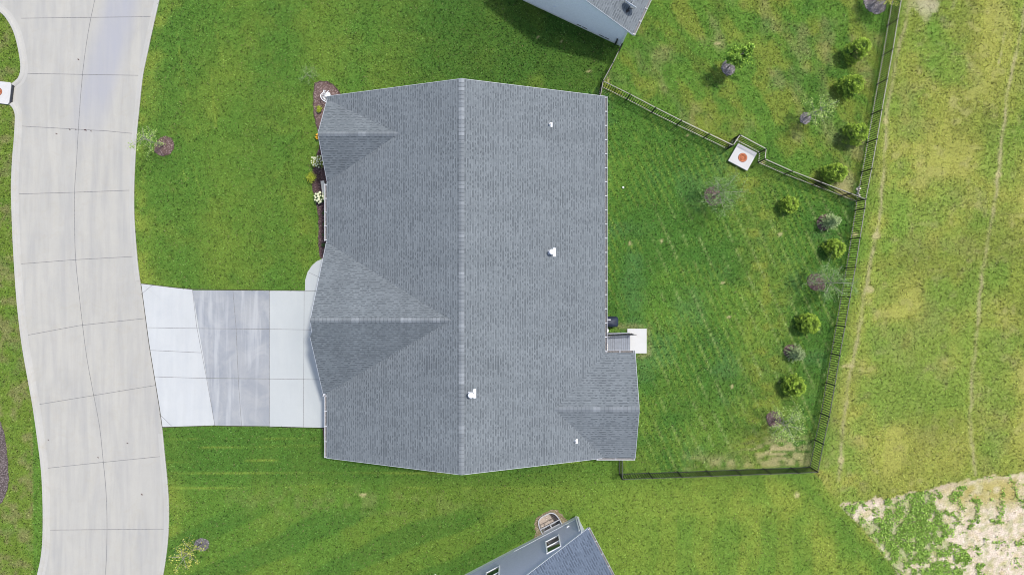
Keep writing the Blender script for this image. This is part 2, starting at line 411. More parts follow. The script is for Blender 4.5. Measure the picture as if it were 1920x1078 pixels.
    c = mix(c, m*0.25*np.exp(-((px-640)/240.0)**2-((py-945)/28.0)**2)*sst(0.45, 0.7, n3), C_TAN*0.7)
    c = mix(c, m*0.55*sst(0.3, 0.7, 0.5+0.5*np.sin(px/12.0+2*vnoise(px, py, 90, 66)))*sst(1180, 1260, px)*sst(940, 990, py), C_MID*1.15)
    c = mix(c, m*0.60*sst(0.35, 0.65, 0.5+0.5*np.sin((px*0.42+py*0.9)/13.0+3*n4))*sst(1160, 1050, px)*sst(930, 980, py), C_DEEP*1.0)
    # strip along the weedy lot: greener band, then dry band
    dv = (px-1575)*0.75-(py-945)*0.66
    m = (south | (field & (py > 860)) | (py > 874)).astype(float)*(py > 840)*(px > 1350)
    c = mix(c, m*0.75*np.exp(-((dv+26)/17.0)**2), C_MID*1.12)
    c = mix(c, m*0.30*np.exp(-((dv+75)/20.0)**2)*sst(0.3, 0.6, n2), C_YEL*1.1)
    # strip across the road
    m = left.astype(float)
    c = mix(c, m*0.75, C_OLIVE*0.95)
    c = mix(c, m*0.55*sst(0.45, 0.7, n3), C_TAN*0.55)
    c = mix(c, m*0.5*sst(0.5, 0.3, n2), C_MID)
    # worn tracks in the meadow, bare spots
    c = mix(c, m0*0.75*np.exp(-((px-xf-8)/24.0)**2), C_MID*1.12)
    for ln, w, a in ((TRACK_A, 3.2, 0.80), (TRACK_B, 3.2, 0.85), (TRACK_C, 1.6, 0.8)):
        d = dpoly(px+5*(vnoise(px, py, 22, 71)-0.5), py, ln)
        c = mix(c, a*np.exp(-(d/w)**2)*(0.50+0.50*sst(0.35, 0.62, fbm(px, py, 26, 73, 3))), C_BARE*0.80)
        c = mix(c, 0.30*np.exp(-(d/12)**2), C_YEL*1.1)
    for x, y, rx, ry in ((1661, 228, 6, 8), (1643, 443, 9, 6), (1632, 543, 7, 7), (1590, 686, 13, 4), (1872, 327, 7, 6), (1577, 862, 6, 8), (1240, 452, 4, 3), (1182, 457, 3, 5), (1167, 400, 3, 2), (1463, 440, 5, 3), (1355, 530, 4, 3),
                          (1367, 595, 3, 3), (1372, 724, 3, 4), (1604, 440, 6, 4), (1494, 928, 5, 6), (1290, 255, 3, 2), (1105, 133, 5, 2), (1053, 78, 3, 2), (1010, 69, 3, 2), (1345, 82, 6, 4), (1430, 305, 6, 4), (680, 928, 8, 3), (1140, 150, 3, 5)):
        e = np.exp(-((px-x)/rx)**2-((py-y)/ry)**2)
        c = mix(c, 0.75*sst(0.25, 0.65, e*(0.6+0.8*n3)), C_TAN*1.1)
    # bare lot
    n6 = fbm(px, py, 9, 901, 3); m = inpoly(px+10*(n3-0.5)+9*(n6-0.5), py+12*(n3-0.5)+9*(n6-0.5), SAND).astype(float)
    s = C_CREAM
    cc = np.zeros(px.shape+(3,))+C_CREAM
    cc = mix(cc, sst(0.45, 0.75, n3)*0.5, C_BARE*1.05)
    cc = mix(cc, 0.55*sst(0.50, 0.70, n6), np.array([0.42, 0.36, 0.16]))
    cc = mix(cc, 0.35*sst(0.52, 0.68, fbm(px, py, 5, 903, 2)), C_OLIVE*1.4)
    w1 = sst(0.36, 0.52, n2+0.34*np.exp(-((px-1700)/75.0)**2-((py-1000)/70.0)**2)-0.16)
    cc = mix(cc, w1*0.6*sst(1900, 1700, px), C_OLIVE*1.2)
    br = np.exp(-(dpoly(px, py, [(1800, 925), (1930, 915)])/30.0)**2)
    cc = mix(cc, np.clip(br*1.1, 0, 1)*(0.45+0.5*sst(0.35, 0.6, n3)), np.array([0.36, 0.31, 0.10]))
    ed = np.exp(-(dpoly(px, py, [(1575, 945), (1640, 936), (1700, 927), (1790, 905)])/9.0)**2)
    cc = mix(cc, ed*0.7, C_BARE)
    c = c*(1-m[..., None])+cc*m[..., None]
    j = 0.86+0.28*fbm(px, py, 9, 501, 3)
    return c*j[..., None], m

def bare_mask(px, py):
    """where no grass grows"""
    b = inpoly(px, py, ROAD_R+ROAD_L_DN[::-1]+INLET[::-1]+ROAD_L_UP[::-1])
    for P in (DRIVE, PATH, PAD, INLET, BED, BED_FAR, BED_SIDE): b |= inpoly(px, py, P)
    b |= inpoly(px, py, [(628, 216), (1111, 216), (1111, 664), (1165, 664), (1165, 832), (628, 832)])
    return b

def to_px(X, Y): return NX+X*F/H, NY-Y*F/H

def rings(): return [(308, 275, 18.5, 0), (378.5, 1020, 13, 1), (1365, 128, 13.5, 1), (1510, 222, 11, 1), (1336.5, 368, 17, 0), (1531, 529, 17, 0), (1451, 786, 15, 0), (1641, 6, 21, 1), (1546, 417, 15, 0), (1484, 659, 14, 0)]

# --- the ground sheet: fine where the photo looks, reaching far beyond it
def axis(lo, hi, step):
    a = list(np.arange(lo, hi+1e-6, step))
    g = [hi+d for d in (1, 3, 7, 15, 30, 60, 120, 250, 500, 1000)]; l = [lo-d for d in (1, 3, 7, 15, 30, 60, 120, 250, 500, 1000)][::-1]
    return np.array(l+a+g)
ax = axis(-33, 33, 0.13); ay = axis(-20, 19, 0.13)
GX, GY = np.meshgrid(ax, ay, indexing='ij')
PX, PY = to_px(GX, GY)
colr, sandm = lawn(np.clip(PX, -400, 2300), np.clip(PY, -300, 1400))
GZ = 0.02*(fbm(GX, GY, 3.0, 3, 2)-0.5)*np.exp(-np.maximum(0, np.hypot(GX, GY)-60)/60)-0.012
nx_, ny_ = GX.shape
verts = np.stack([GX, GY, GZ], -1).reshape(-1, 3)
idx = np.arange(nx_*ny_).reshape(nx_, ny_)
faces = np.stack([idx[:-1, :-1], idx[1:, :-1], idx[1:, 1:], idx[:-1, 1:]], -1).reshape(-1, 4)
# opening for the egress window well beside the south house
UA = Vector((-0.886, -0.463, 0)); UB = Vector((-0.463, 0.886, 0)); CS = W(1082, 966)
cx_ = (GX[:-1, :-1]+GX[1:, 1:])/2; cy_ = (GY[:-1, :-1]+GY[1:, 1:])/2
la = (cx_-CS.x)*UA.x+(cy_-CS.y)*UA.y; lb = (cx_-CS.x)*UB.x+(cy_-CS.y)*UB.y
hole = ((la > 1.05) & (la < 2.35) & (lb > -0.3) & (lb < 1.0)).reshape(-1)
faces = faces[~hole]
me = bpy.data.meshes.new('ground'); me.vertices.add(len(verts)); me.vertices.foreach_set('co', verts.ravel())
me.loops.add(faces.size); me.loops.foreach_set('vertex_index', faces.ravel().astype(np.int32))
me.polygons.add(len(faces)); me.polygons.foreach_set('loop_start', np.arange(0, faces.size, 4, dtype=np.int32)); me.polygons.foreach_set('loop_total', np.full(len(faces), 4, np.int32))
me.update(calc_edges=True)
ca = me.color_attributes.new('turf', 'FLOAT_COLOR', 'POINT')
ca.data.foreach_set('color', np.concatenate([colr.reshape(-1, 3), sandm.reshape(-1, 1)], 1).astype(np.float32).ravel())
t = NT('turf_soil'); a_ = t.n('ShaderNodeAttribute'); a_.attribute_name = 'turf'; p = t.coord()
f1 = t.ramp(t.noise(13, 5, 0.8, p), 0.3, 0.7); f2 = t.ramp(t.noise(4.0, 4, 0.7, t.mapped(p, (1, 1.6, 1))), 0.3, 0.7)
hv = t.n('ShaderNodeHueSaturation'); t.put(hv.inputs['Value'], t.math('ADD', 0.40, t.math('MULTIPLY', f1, 1.05))); t.put(hv.inputs['Color'], a_.outputs['Color'])
c = t.mix(t.math('MULTIPLY', f2, 0.25), hv.outputs[0], t.mix(0.5, a_.outputs['Color'], (0.20, 0.20, 0.05, 1)))
t.bump(t.noise(22, 5, 0.8, p), 0.9, 0.04)
me.materials.append(t.out(c, 0.95, 0, 0.05))
g = bpy.data.objects.new('ground', me); COL.objects.link(g); structure(g)

# --- blades: one 'stuff' object
rs = np.random.RandomState(4); NB = 430000
bx = rs.uniform(-32.5, 32.5, NB); by = rs.uniform(-18.9, 18.2, NB)
bpx, bpy_ = to_px(bx, by)
keep = ~bare_mask(bpx, bpy_)
for x, y, r, k in rings(): keep &= np.hypot(bpx-x, bpy_-y) > r*(0.80+0.3*rs.rand(NB))
la = (bx-CS.x)*UA.x+(by-CS.y)*UA.y; lb = (bx-CS.x)*UB.x+(by-CS.y)*UB.y
keep &= ~((la > 0.7) & (la < 2.7) & (lb > -0.5) & (lb < 1.25)); keep &= ~((la > 0) & (lb < 0.03))
keep &= np.hypot(bpx-1392.5, bpy_-294.5) > 22
TC = W(1162, 87); la = (bx-TC.x)*-0.905+(by-TC.y)*0.425; lb = (bx-TC.x)*-0.425+(by-TC.y)*-0.905
keep &= ~((la > 0) & (lb < 0.03))
bc, bm = lawn(bpx, bpy_)
keep &= (bm < 0.5) | (rs.rand(NB) < 0.22)
tanny = (bc[:, 0] > bc[:, 1]*0.95) & (rs.rand(NB) < 0.72); keep &= ~tanny
bx, by, bc = bx[keep], by[keep], bc[keep]; n = len(bx)
hgt = rs.uniform(0.035, 0.085, n); wd = rs.uniform(0.024, 0.050, n); an = rs.uniform(0, 2*np.pi, n); ln = rs.uniform(0.0, 0.09, n); la_ = rs.uniform(0, 2*np.pi, n)
V = np.zeros((n, 3, 3))
V[:, 0, 0] = bx-np.cos(an)*wd; V[:, 0, 1] = by-np.sin(an)*wd; V[:, 1, 0] = bx+np.cos(an)*wd; V[:, 1, 1] = by+np.sin(an)*wd
V[:, 2, 0] = bx+np.cos(la_)*ln; V[:, 2, 1] = by+np.sin(la_)*ln; V[:, :2, 2] = 0.0; V[:, 2, 2] = hgt
me = bpy.data.meshes.new('grass_blades'); me.vertices.add(n*3); me.vertices.foreach_set('co', V.ravel())
me.loops.add(n*3); me.loops.foreach_set('vertex_index', np.arange(n*3, dtype=np.int32))
me.polygons.add(n); me.polygons.foreach_set('loop_start', np.arange(0, n*3, 3, dtype=np.int32)); me.polygons.foreach_set('loop_total', np.full(n, 3, np.int32))
me.update(calc_edges=True)
j = (0.45+1.9*rs.rand(n)**1.3)[:, None]; warm = rs.rand(n)[:, None]
bcol = bc*j*(0.50+1.05*sst(0.25, 0.75, fbm(bx, by, 0.13, 77, 2)))[:, None]*(0.80+0.42*fbm(bx, by, 0.5, 79, 2))[:, None]*(1+np.array([0.35, 0.12, 0.0])*(warm-0.4))
bcol = np.minimum(bcol, bc*1.9)+np.clip(j-1.25, 0, 1)*np.array([0.085, 0.080, 0.045])
dead = rs.rand(n) < 0.05; bcol[dead] = np.array([0.26, 0.26, 0.11])*rs.uniform(0.6, 1.1, dead.sum())[:, None]
ca = me.color_attributes.new('turf', 'FLOAT_COLOR', 'POINT')
ca.data.foreach_set('color', np.repeat(np.concatenate([bcol, np.ones((n, 1))], 1), 3, 0).astype(np.float32).ravel())
t = NT('grass_blade'); a_ = t.n('ShaderNodeAttribute'); a_.attribute_name = 'turf'
t.out(a_.outputs['Color'], 0.7, 0, 0.2)
tr = t.n('ShaderNodeBsdfTranslucent'); t.put(tr.inputs[0], a_.outputs['Color']); mx = t.n('ShaderNodeMixShader'); mx.inputs[0].default_value = 0.3
t.t.links.new(t.b.outputs[0], mx.inputs[1]); t.t.links.new(tr.outputs[0], mx.inputs[2]); t.t.links.new(mx.outputs[0], t.t.nodes['Material Output'].inputs[0])
me.materials.append(t.m)
o = bpy.data.objects.new('grass', me); COL.objects.link(o); o['kind'] = 'stuff'
tag(o, 'short mown green grass covering the yards and meadow', 'grass')

# ------------------------------------------------------------------ materials
M = {}
def road_tone(t, c):
    # tyre-polished, bluer pour in the lane nearest the house at the upper end
    s = t.n('ShaderNodeSeparateXYZ'); t.put(s.inputs[0], t.coord()); x, y = s.outputs[0], s.outputs[1]
    q = t.math('SUBTRACT', x, t.math('MULTIPLY', t.math('SUBTRACT', y, 14.0), 0.27))
    f = t.math('MULTIPLY', t.math('MULTIPLY', t.ramp(q, -26.0, -25.2), t.ramp(q, -23.2, -24.0)), t.ramp(y, 8.0, 11.5))
    f = t.math('MULTIPLY', f, t.math('ADD', 0.45, t.math('MULTIPLY', t.noise(1.1, 5, 0.6, t.mapped(t.coord(), (1.6, 0.2, 1))), 0.9)))
    c = t.mix(t.math('MULTIPLY', f, 0.75), c, (0.285, 0.292, 0.32, 1))
    g = t.math('MULTIPLY', t.ramp(t.noise(0.8, 3, 0.5, t.mapped(t.coord(), (1.0, 0.06, 1), (0, 0, 0.1))), 0.45, 0.62), 0.16)
    return t.mix(g, c, (0.30, 0.30, 0.29, 1))
M['road'] = mat_concrete('road_concrete', srgb(217, 214, 203, 0.56), 0.05, 0.22, 0.65, 0.12, road_tone)
M['kerb'] = mat_concrete('kerb_concrete', srgb(220, 218, 209, 0.57), 0.08, 0.45, 0.3)
M['slab_white'] = mat_concrete('slab_white', srgb(226, 229, 227, 0.59), 0.04, 0.08, 0.25, 0.14)
M['slab_pale'] = mat_concrete('slab_pale', srgb(219, 224, 222, 0.58), 0.04, 0.05, 0.20, 0.08)
M['slab_grey'] = mat_concrete('slab_grey', srgb(204, 207, 208, 0.53), 0.10, 0.0, 0.45, 0.70)
M['pad'] = mat_concrete('pad_concrete', srgb(236, 236, 233, 0.60), 0.08, 0.35)
M['joint'] = mat_plain('joint_sealant', (0.18, 0.18, 0.18, 1), 0.9, var=0.3)
M['edge'] = mat_plain('soil_edge', (0.05, 0.045, 0.03, 1), 0.95, var=0.3)
M['mulch_red'] = mat_mulch('mulch_red', (0.082, 0.052, 0.045, 1), (0.155, 0.105, 0.092, 1), (0.33, 0.25, 0.23, 1))
M['mulch_dark'] = mat_mulch('mulch_dark', (0.045, 0.028, 0.028, 1), (0.10, 0.062, 0.062, 1), (0.22, 0.16, 0.15, 1))
M['mulch_brown'] = mat_mulch('mulch_brown', (0.055, 0.042, 0.040, 1), (0.13, 0.105, 0.10, 1), (0.26, 0.22, 0.21, 1))
M['mulch_grey'] = mat_mulch('mulch_grey', (0.085, 0.078, 0.078, 1), (0.18, 0.165, 0.162, 1), (0.38, 0.35, 0.34, 1))
M['shingle'] = mat_shingle('shingle_grey')
M['shingle_dark'] = mat_shingle('shingle_blue_grey', tint=(0.66, 0.74, 0.92))
M['cap'] = mat_shingle('ridge_cap_shingle', cap=True)
M['white'] = mat_plain('white_metal', (0.78, 0.79, 0.80, 1), 0.45, 0, 0.5, var=0.05)
M['drip'] = mat_plain('drip_edge_grey', (0.42, 0.44, 0.47, 1), 0.5, var=0.06)
M['gutter'] = mat_plain('gutter_white', (0.48, 0.49, 0.50, 1), 0.5, 0, 0.5, var=0.08)
M['gutter_shade'] = mat_plain('gutter_inner_shade', (0.20, 0.19, 0.185, 1), 0.9, var=0.3)  # darker grey for the gutter trough: its shade is put into the colour
M['fascia'] = mat_plain('fascia_white', (0.66, 0.68, 0.71, 1), 0.5, var=0.06)
M['siding'] = mat_plain('siding_pale_blue', (0.84, 0.84, 0.87, 1), 0.55, var=0.05)
M['siding_grey'] = mat_plain('siding_grey', (0.48, 0.49, 0.57, 1), 0.55, var=0.05)
M['found'] = mat_concrete('foundation', (0.80, 0.79, 0.74, 1), 0.06)
M['black'] = mat_plain('black_powder_coat', (0.022, 0.023, 0.026, 1), 0.38, 0.0, 0.6, var=0.2)
M['picket'] = mat_plain('matte_black', (0.010, 0.011, 0.012, 1), 0.7, 0.0, 0.2, var=0.2)
M['glass'] = mat_plain('window_glass', (0.02, 0.035, 0.04, 1), 0.06, 0.0, 0.9, var=0.2)
M['bark'] = mat_plain('bark_grey', (0.36, 0.32, 0.28, 1), 0.9, var=0.25, scale=25, bump=0.6)
M['bark_dark'] = mat_plain('bark_brown', (0.12, 0.085, 0.06, 1), 0.9, var=0.3, scale=25, bump=0.6)
M['gravel'] = mat_mulch('gravel', (0.34, 0.29, 0.25, 1), (0.50, 0.43, 0.37, 1), (0.62, 0.56, 0.5, 1))
M['dirt'] = mat_mulch('dirt', (0.12, 0.095, 0.055, 1), (0.24, 0.20, 0.12, 1), (0.42, 0.38, 0.27, 1))
M['galv'] = mat_plain('galvanised_steel', (0.52, 0.53, 0.55, 1), 0.4, 0.6, 0.5, var=0.1)
M['rust'] = mat_plain('rusty_iron', (0.50, 0.17, 0.075, 1), 0.75, 0.1, 0.3, var=0.3, scale=14, bump=0.4)
M['rust_dark'] = mat_plain('rusty_iron_dark', (0.20, 0.06, 0.03, 1), 0.8, 0.1, 0.3, var=0.3, scale=14)
M['stringer'] = mat_plain('stringer_grey', (0.30, 0.32, 0.34, 1), 0.6, var=0.08)
M['riser'] = mat_plain('dark_grey_board', (0.11, 0.12, 0.135, 1), 0.7, var=0.10, scale=5)
M['tread'] = mat_plain('grey_composite_board', (0.20, 0.22, 0.25, 1), 0.65, var=0.10, scale=5)
M['stone'] = mat_concrete('pale_stone', (0.74, 0.69, 0.58, 1), 0.15, 0.3)
M['lime_leaf'] = mat_leaf('lime_leaf', (0.12, 0.19, 0.02, 1), (0.48, 0.55, 0.06, 1))
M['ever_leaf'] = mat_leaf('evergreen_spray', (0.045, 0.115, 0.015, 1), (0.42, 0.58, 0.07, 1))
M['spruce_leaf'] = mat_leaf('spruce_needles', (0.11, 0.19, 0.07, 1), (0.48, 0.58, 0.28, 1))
M['pine_leaf'] = mat_leaf('pale_pine_needles', (0.12, 0.24, 0.05, 1), (0.58, 0.68, 0.34, 1))
M['tree_leaf'] = mat_leaf('maple_leaf', (0.08, 0.20, 0.02, 1), (0.42, 0.62, 0.09, 1))
M['willow_leaf'] = mat_leaf('grey_green_leaf', (0.10, 0.21, 0.045, 1), (0.27, 0.42, 0.13, 1))
M['pale_leaf'] = mat_leaf('pale_spring_leaf', (0.20, 0.32, 0.06, 1), (0.52, 0.66, 0.20, 1))
M['locust_leaf'] = mat_leaf('yellow_green_leaf', (0.24, 0.28, 0.04, 1), (0.66, 0.66, 0.16, 1))
M['dark_leaf'] = mat_leaf('dark_leaf', (0.03, 0.07, 0.02, 1), (0.10, 0.19, 0.05, 1))
M['weed_leaf'] = mat_leaf('weed_leaf', (0.13, 0.25, 0.03, 1), (0.46, 0.66, 0.14, 1))
M['flower_white'] = mat_plain('cream_petals', (0.66, 0.68, 0.45, 1), 0.7, var=0.10, scale=40, bump=0.5)
M['flower_orange'] = mat_plain('orange_petals', (0.85, 0.42, 0.02, 1), 0.7, var=0.15, scale=40, bump=0.5)

# ------------------------------------------------------------------ road, kerbs, joints
def px_poly(P, z=0.0): return [W(x, y)+Vector((0, 0, z)) for x, y in P]
def sheet(name, P, z, m, skirt=0.03):
    b = MB(); pts = px_poly(P, z)
    b.face(pts); n = len(pts)
    for i in range(n):
        a, c = pts[i], pts[(i+1) % n]; b.face([a, c, c-Vector((0, 0, skirt+z)), a-Vector((0, 0, skirt+z))])
    return structure(b.build(name, m))
def smooth_line(P, n=6):
    out = []
    for i in range(len(P)-1):
        p0 = P[max(i-1, 0)]; p1 = P[i]; p2 = P[i+1]; p3 = P[min(i+2, len(P)-1)]
        for k in range(n):
            t_ = k/n
            q = [0.5*((2*p1[d])+(-p0[d]+p2[d])*t_+(2*p0[d]-5*p1[d]+4*p2[d]-p3[d])*t_**2+(-p0[d]+3*p1[d]-3*p2[d]+p3[d])*t_**3) for d in (0, 1)]
            out.append(tuple(q))
    out.append(P[-1]); return out
RR = smooth_line(ROAD_R, 4); RLU = smooth_line(ROAD_L_UP, 4); RLD = smooth_line(ROAD_L_DN, 4)
sheet('road', RR+RLD[::-1]+[(24, 180)]+RLU[::-1]+[(-160, -150)], 0.012, M['road'])
def strip(line, prof, name, m, side=1):
    """sweep a cross-section (offset across, height) along a plan line"""
    pts = [W(x, y) for x, y in line]; rows = []
    for i, p in enumerate(pts):
        d = (pts[min(i+1, len(pts)-1)]-pts[max(i-1, 0)]); d.normalize(); nrm = Vector((-d.y, d.x, 0))*side
        rows.append([p+nrm*o+Vector((0, 0, h)) for o, h in prof])
    b = MB()
    for i in range(len(rows)-1):
        for k in range(len(prof)-1): b.face([rows[i][k], rows[i+1][k], rows[i+1][k+1], rows[i][k+1]])
    return b.build(name, m)
KP = [(-0.02, -0.03), (-0.02, 0.085), (0.0, 0.115), (0.13, 0.11), (0.19, 0.07), (0.24, 0.022), (0.40, 0.0165)]
structure(strip(RLU, KP, 'kerb', M['kerb'], -1 if False else 1))
structure(strip(RLD, KP, 'kerb', M['kerb'], 1))
RP = [(-0.01, -0.03), (-0.01, 0.045), (0.08, 0.047), (0.20, 0.028), (0.30, 0.0165)]
d0 = [q for q in RR if q[1] < 531]; d1 = [q for q in RR if q[1] > 801]
structure(strip(d0, RP, 'kerb', M['kerb'], -1)); structure(strip(d1, RP, 'kerb', M['kerb'], -1))
def joints(name, lines, w, z, m):
    b = MB()
    for L in lines:
        L = [W(x, y) for x, y in L]
        for i in range(len(L)-1):
            d = (L[i+1]-L[i]).normalized(); nn = Vector((-d.y, d.x, 0))*w/2; zz = Vector((0, 0, z))
            b.face([L[i]-nn+zz, L[i+1]-nn+zz, L[i+1]+nn+zz, L[i]+nn+zz])
    return structure(b.build(name, m))
ROAD_J = [[(40, 35), (283, 32)], [(52, 138.5), (262, 142)], [(41, 237), (200, 246), (251, 251)], [(36, 364), (140, 361), (246, 357)], [(38, 495), (142, 487), (253, 481)], [(53, 628), (150, 610), (271, 597)], [(72, 758), (176, 741), (292, 722)], [(90, 877), (194, 866), (304, 855)], [(94, 993), (310, 991)]]
LONG_J = smooth_line([(190, -60), (178, 0), (165, 65), (155, 140), (148, 230), (144, 300), (140, 360), (140, 420), (142, 485), (148, 545), (154, 600), (163, 670), (176, 741), (187, 800), (194, 866), (199, 920), (201, 990), (198, 1078), (190, 1140)], 3)
joints('road_joint', ROAD_J+[LONG_J], 0.028, 0.0175, M['joint'])
# driveway slabs in three shades of concrete
def slab(P, mi, b, z=0.016):
    b.face(px_poly(P, z), mi)
b = MB()
def lx(x0, y0, x1, y1, y): return x0+(x1-x0)*(y-y0)/(y1-y0)
cA = lambda y: 361+(y-543)*0.0 if y < 543 else lx(361, 543, 403, 797, y)
cB = lambda y: lx(437, 545, 453, 798, y)
def roadx(y): return float(np.interp(y, [q[1] for q in ROAD_R], [q[0] for q in ROAD_R]))+0.8
re = lambda y0, y1: [(roadx(y), y) for y in np.linspace(y1, y0, 8)]
slab([(264.5, 532), (330, 540), (361, 543), (cA(615), 616)]+re(532, 614), 0, b)
slab([(roadx(614), 614), (cA(615), 616), (cA(661), 661), (roadx(656), 656)], 0, b)
slab([(roadx(656), 656), (cA(661), 661), (cA(709), 709), (roadx(706), 706)], 0, b)
slab([(roadx(706), 706), (cA(709), 709), (403, 797), (304, 800)]+re(707, 799), 0, b)
for y0, y1 in ((544, 616), (616, 709), (709, 798)):
    slab([(cA(y0), y0), (cB(y0), y0+.6), (cB(y1), y1), (cA(y1), y1-.5)], 2, b)
    slab([(cB(y0), y0+.6), (505.5, y0+1), (505.5, y1+.5), (cB(y1), y1)], 2, b)
for y0, y1 in ((545, 618), (618, 711), (711, 800.5)):
    slab([(505.5, y0), (570, y0+.5), (569.5, y1+.5), (505.5, y1)], 1, b)
    slab([(570, y0+.5), (645, y0+1), (645, y1+1.5), (569.5, y1+.5)], 1, b)
structure(b.build('driveway', [M['slab_white'], M['slab_pale'], M['slab_grey']]))
joints('driveway_joint', [[(361, 543), (369, 612), (387, 706), (403, 797)], [(437, 545), (443, 616), (447, 709), (453, 798)], [(505.5, 545), (505.5, 799)], [(570.5, 545), (569, 801)],
    [(273.5, 614), (370, 615.5), (505, 617), (645, 619)], [(282, 656.5), (377, 661)], [(290, 706), (387, 709), (505, 710), (645, 712)], [(264.5, 552), (286, 534.5)], [(299, 776), (322, 798)]], 0.022, 0.0205, M['joint'])
joints('driveway_edge', [[(264, 531.4), (330, 539.4), (361, 542.3), (505, 544.3), (572, 544.6)], [(612, 802.4), (510, 799.8), (403, 797.8), (304, 800.8)], [(roadx(y)-0.4, y) for y in np.linspace(532, 800, 20)], [(505, 799.4), (640, 803)]], 0.035, 0.0225, M['edge'])
sheet('path', PATH, 0.03, M['slab_pale'])
joints('path_joint', [[(579.5, 511), (601, 521)], [(572, 545), (610, 545.5)]], 0.02, 0.035, M['joint'])
o = sheet('patio_pad', PAD, 0.09, M['pad'])
# storm inlet across the road
inl = thing('storm_inlet', 'white concrete storm inlet with round rusty lid, let into the kerb by the road', 'storm drain', W(0, 174))
b = MB(); b.prism([W(x, y) for x, y in [(-24, 152), (22, 156), (24, 160), (22.2, 178), (20, 193), (17.5, 197), (-24, 192)]], -0.02, 0.14); b.build('slab', M['pad'], inl, bevel=0.012)
b = MB(); b.bar(W(24.6, 160, 0.06), W(21.0, 192.5, 0.06), 0.10, 0.10); b.bar(W(23.0, 158.5, 0.05), W(27, 163, 0.05), 0.06, 0.08); b.build('inlet_opening', M['black'], inl)
def manhole(parent, c, r, z):
    b = MB(); b.lathe((c.x, c.y, z), [(r, -0.01), (r, 0.012), (r*0.93, 0.016)], 36); lid = b.build('lid', M['rust_dark'], parent)
    b = MB()
    for r0, r1 in ((0.90, 0.68), (0.58, 0.46), (0.38, 0.02)):
        b.lathe((c.x, c.y, z+0.014), [(r*r0, 0), (r*r0*0.98, 0.012), (r*r1, 0.012), (r*r1*0.96, 0.002)], 36)
    for k in range(4):
        a = k*math.pi/2+0.4; b.box((c.x+math.cos(a)*r*0.24, c.y+math.sin(a)*r*0.24, z+0.028), (r*0.16, r*0.08, 0.012), a)
    q = b.build('ring', M['rust'], lid); q.location = (0, 0, 0)
    b = MB(); b.lathe((c.x-0.03, c.y-0.03, z+0.027), [(r*0.10, 0), (r*0.09, 0.01)], 14); q = b.build('pick_hole', M['rust_dark'], lid)
manhole(inl, W(-0.5, 173.5), 0.25, 0.14)

# mulch beds (slightly crowned, irregular edges)
def mulch(name, P, m, z=0.02, jit=0.03):
    pts = px_poly(P); rr = random.Random(len(P)*7+int(P[0][0])); out = []
    for i, a in enumerate(pts):
        c = pts[(i+1) % len(pts)]; k = max(1, int((c-a).length/0.15))
        for q in range(k): out.append(a.lerp(c, q/k)+Vector((rr.uniform(-jit, jit), rr.uniform(-jit, jit), 0)))
    b = MB(); b.prism(out, -0.03, z); return structure(b.build(name, m))
mulch('mulch_bed', BED, M['mulch_dark']); mulch('mulch_bed', BED_FAR, M['mulch_brown']); mulch('mulch_bed', BED_SIDE, M['mulch_red'])
# reddish sun-bleached end of the planting bed
mulch('mulch_bed', [(591, 158), (600, 154.5), (611, 155), (622, 160), (632, 170), (637, 181), (612, 200), (602, 235), (596, 238), (591, 222), (589, 205), (588.5, 185)], M['mulch_red'], 0.026)
for i, (x, y, r, kind) in enumerate(rings()):
    rr = random.Random(i+50); P = []
    ph = rr.uniform(0, 6)
    for k in range(26):
        a = 2*math.pi*k/26; q = r*(1+0.07*math.sin(2*a+ph)+rr.uniform(-0.05, 0.05)); P.append((x+q*math.cos(a), y+q*math.sin(a)))
    mulch('mulch_ring', P, M['mulch_grey'] if kind else M['mulch_red'], 0.022, 0.02)

# ------------------------------------------------------------------ the house
CUR = []
def roof_plane(b, pts, edir, mi=0, thick=0.16, ext=(), msoff=1):
    """pts: 3-D polygon; edir: eave direction. u along the eave, v up the slope, in metres."""
    pts = [Vector(p) for p in pts]; e = Vector(edir).normalized()
    nrm = None
    for i in range(len(pts)-2):
        c = (pts[i+1]-pts[0]).cross(pts[i+2]-pts[0])
        if c.length > 1e-3: nrm = c.normalized(); break
    if nrm.z < 0: nrm = -nrm
    s = nrm.cross(e).normalized()
    if s.z < 0: s = -s
    uv = [(p.dot(e)+20, (p-pts[0]).dot(s)+40) for p in pts]
    b.face(pts, mi, uv)
    dz = Vector((0, 0, -thick)); b.face([p+dz for p in pts][::-1], msoff)
    for i in ext:
        a, c = pts[i], pts[(i+1) % len(pts)]; b.face([a, c, c+dz, a+dz], msoff)
def caps(b, p0, p1, drop, half=0.145, mi=0):
    """bent ridge-cap shingles, one overlapping the next. drop = (slope each side)"""
    p0, p1 = Vector(p0), Vector(p1); d = (p1-p0); L = d.length; d.normalize(); x = Vector((-d.y, d.x, 0)).normalized()
    n = int(L/0.21)
    for i in range(n):
        a = p0+d*(i*L/n); c = p0+d*((i+1)*L/n+0.02); za, zc = 0.030, 0.016; u0, u1 = i*0.21+0.001, i*0.21+0.209
        for sg in (1, -1):
            sl = drop[0] if sg == 1 else drop[1]
            oa = a+Vector((0, 0, za)); oc = c+Vector((0, 0, zc)); ea = oa+x*sg*half-Vector((0, 0, half*sl)); ec = oc+x*sg*half-Vector((0, 0, half*sl))
            b.face([oa, oc, ec, ea], mi, [(u0, 0), (u1, 0), (u1, 1), (u0, 1)])
            b.face([oa, ea, ea-Vector((0, 0, 0.02)), oa-Vector((0, 0, 0.02))], mi, [(u0, 0)]*4)
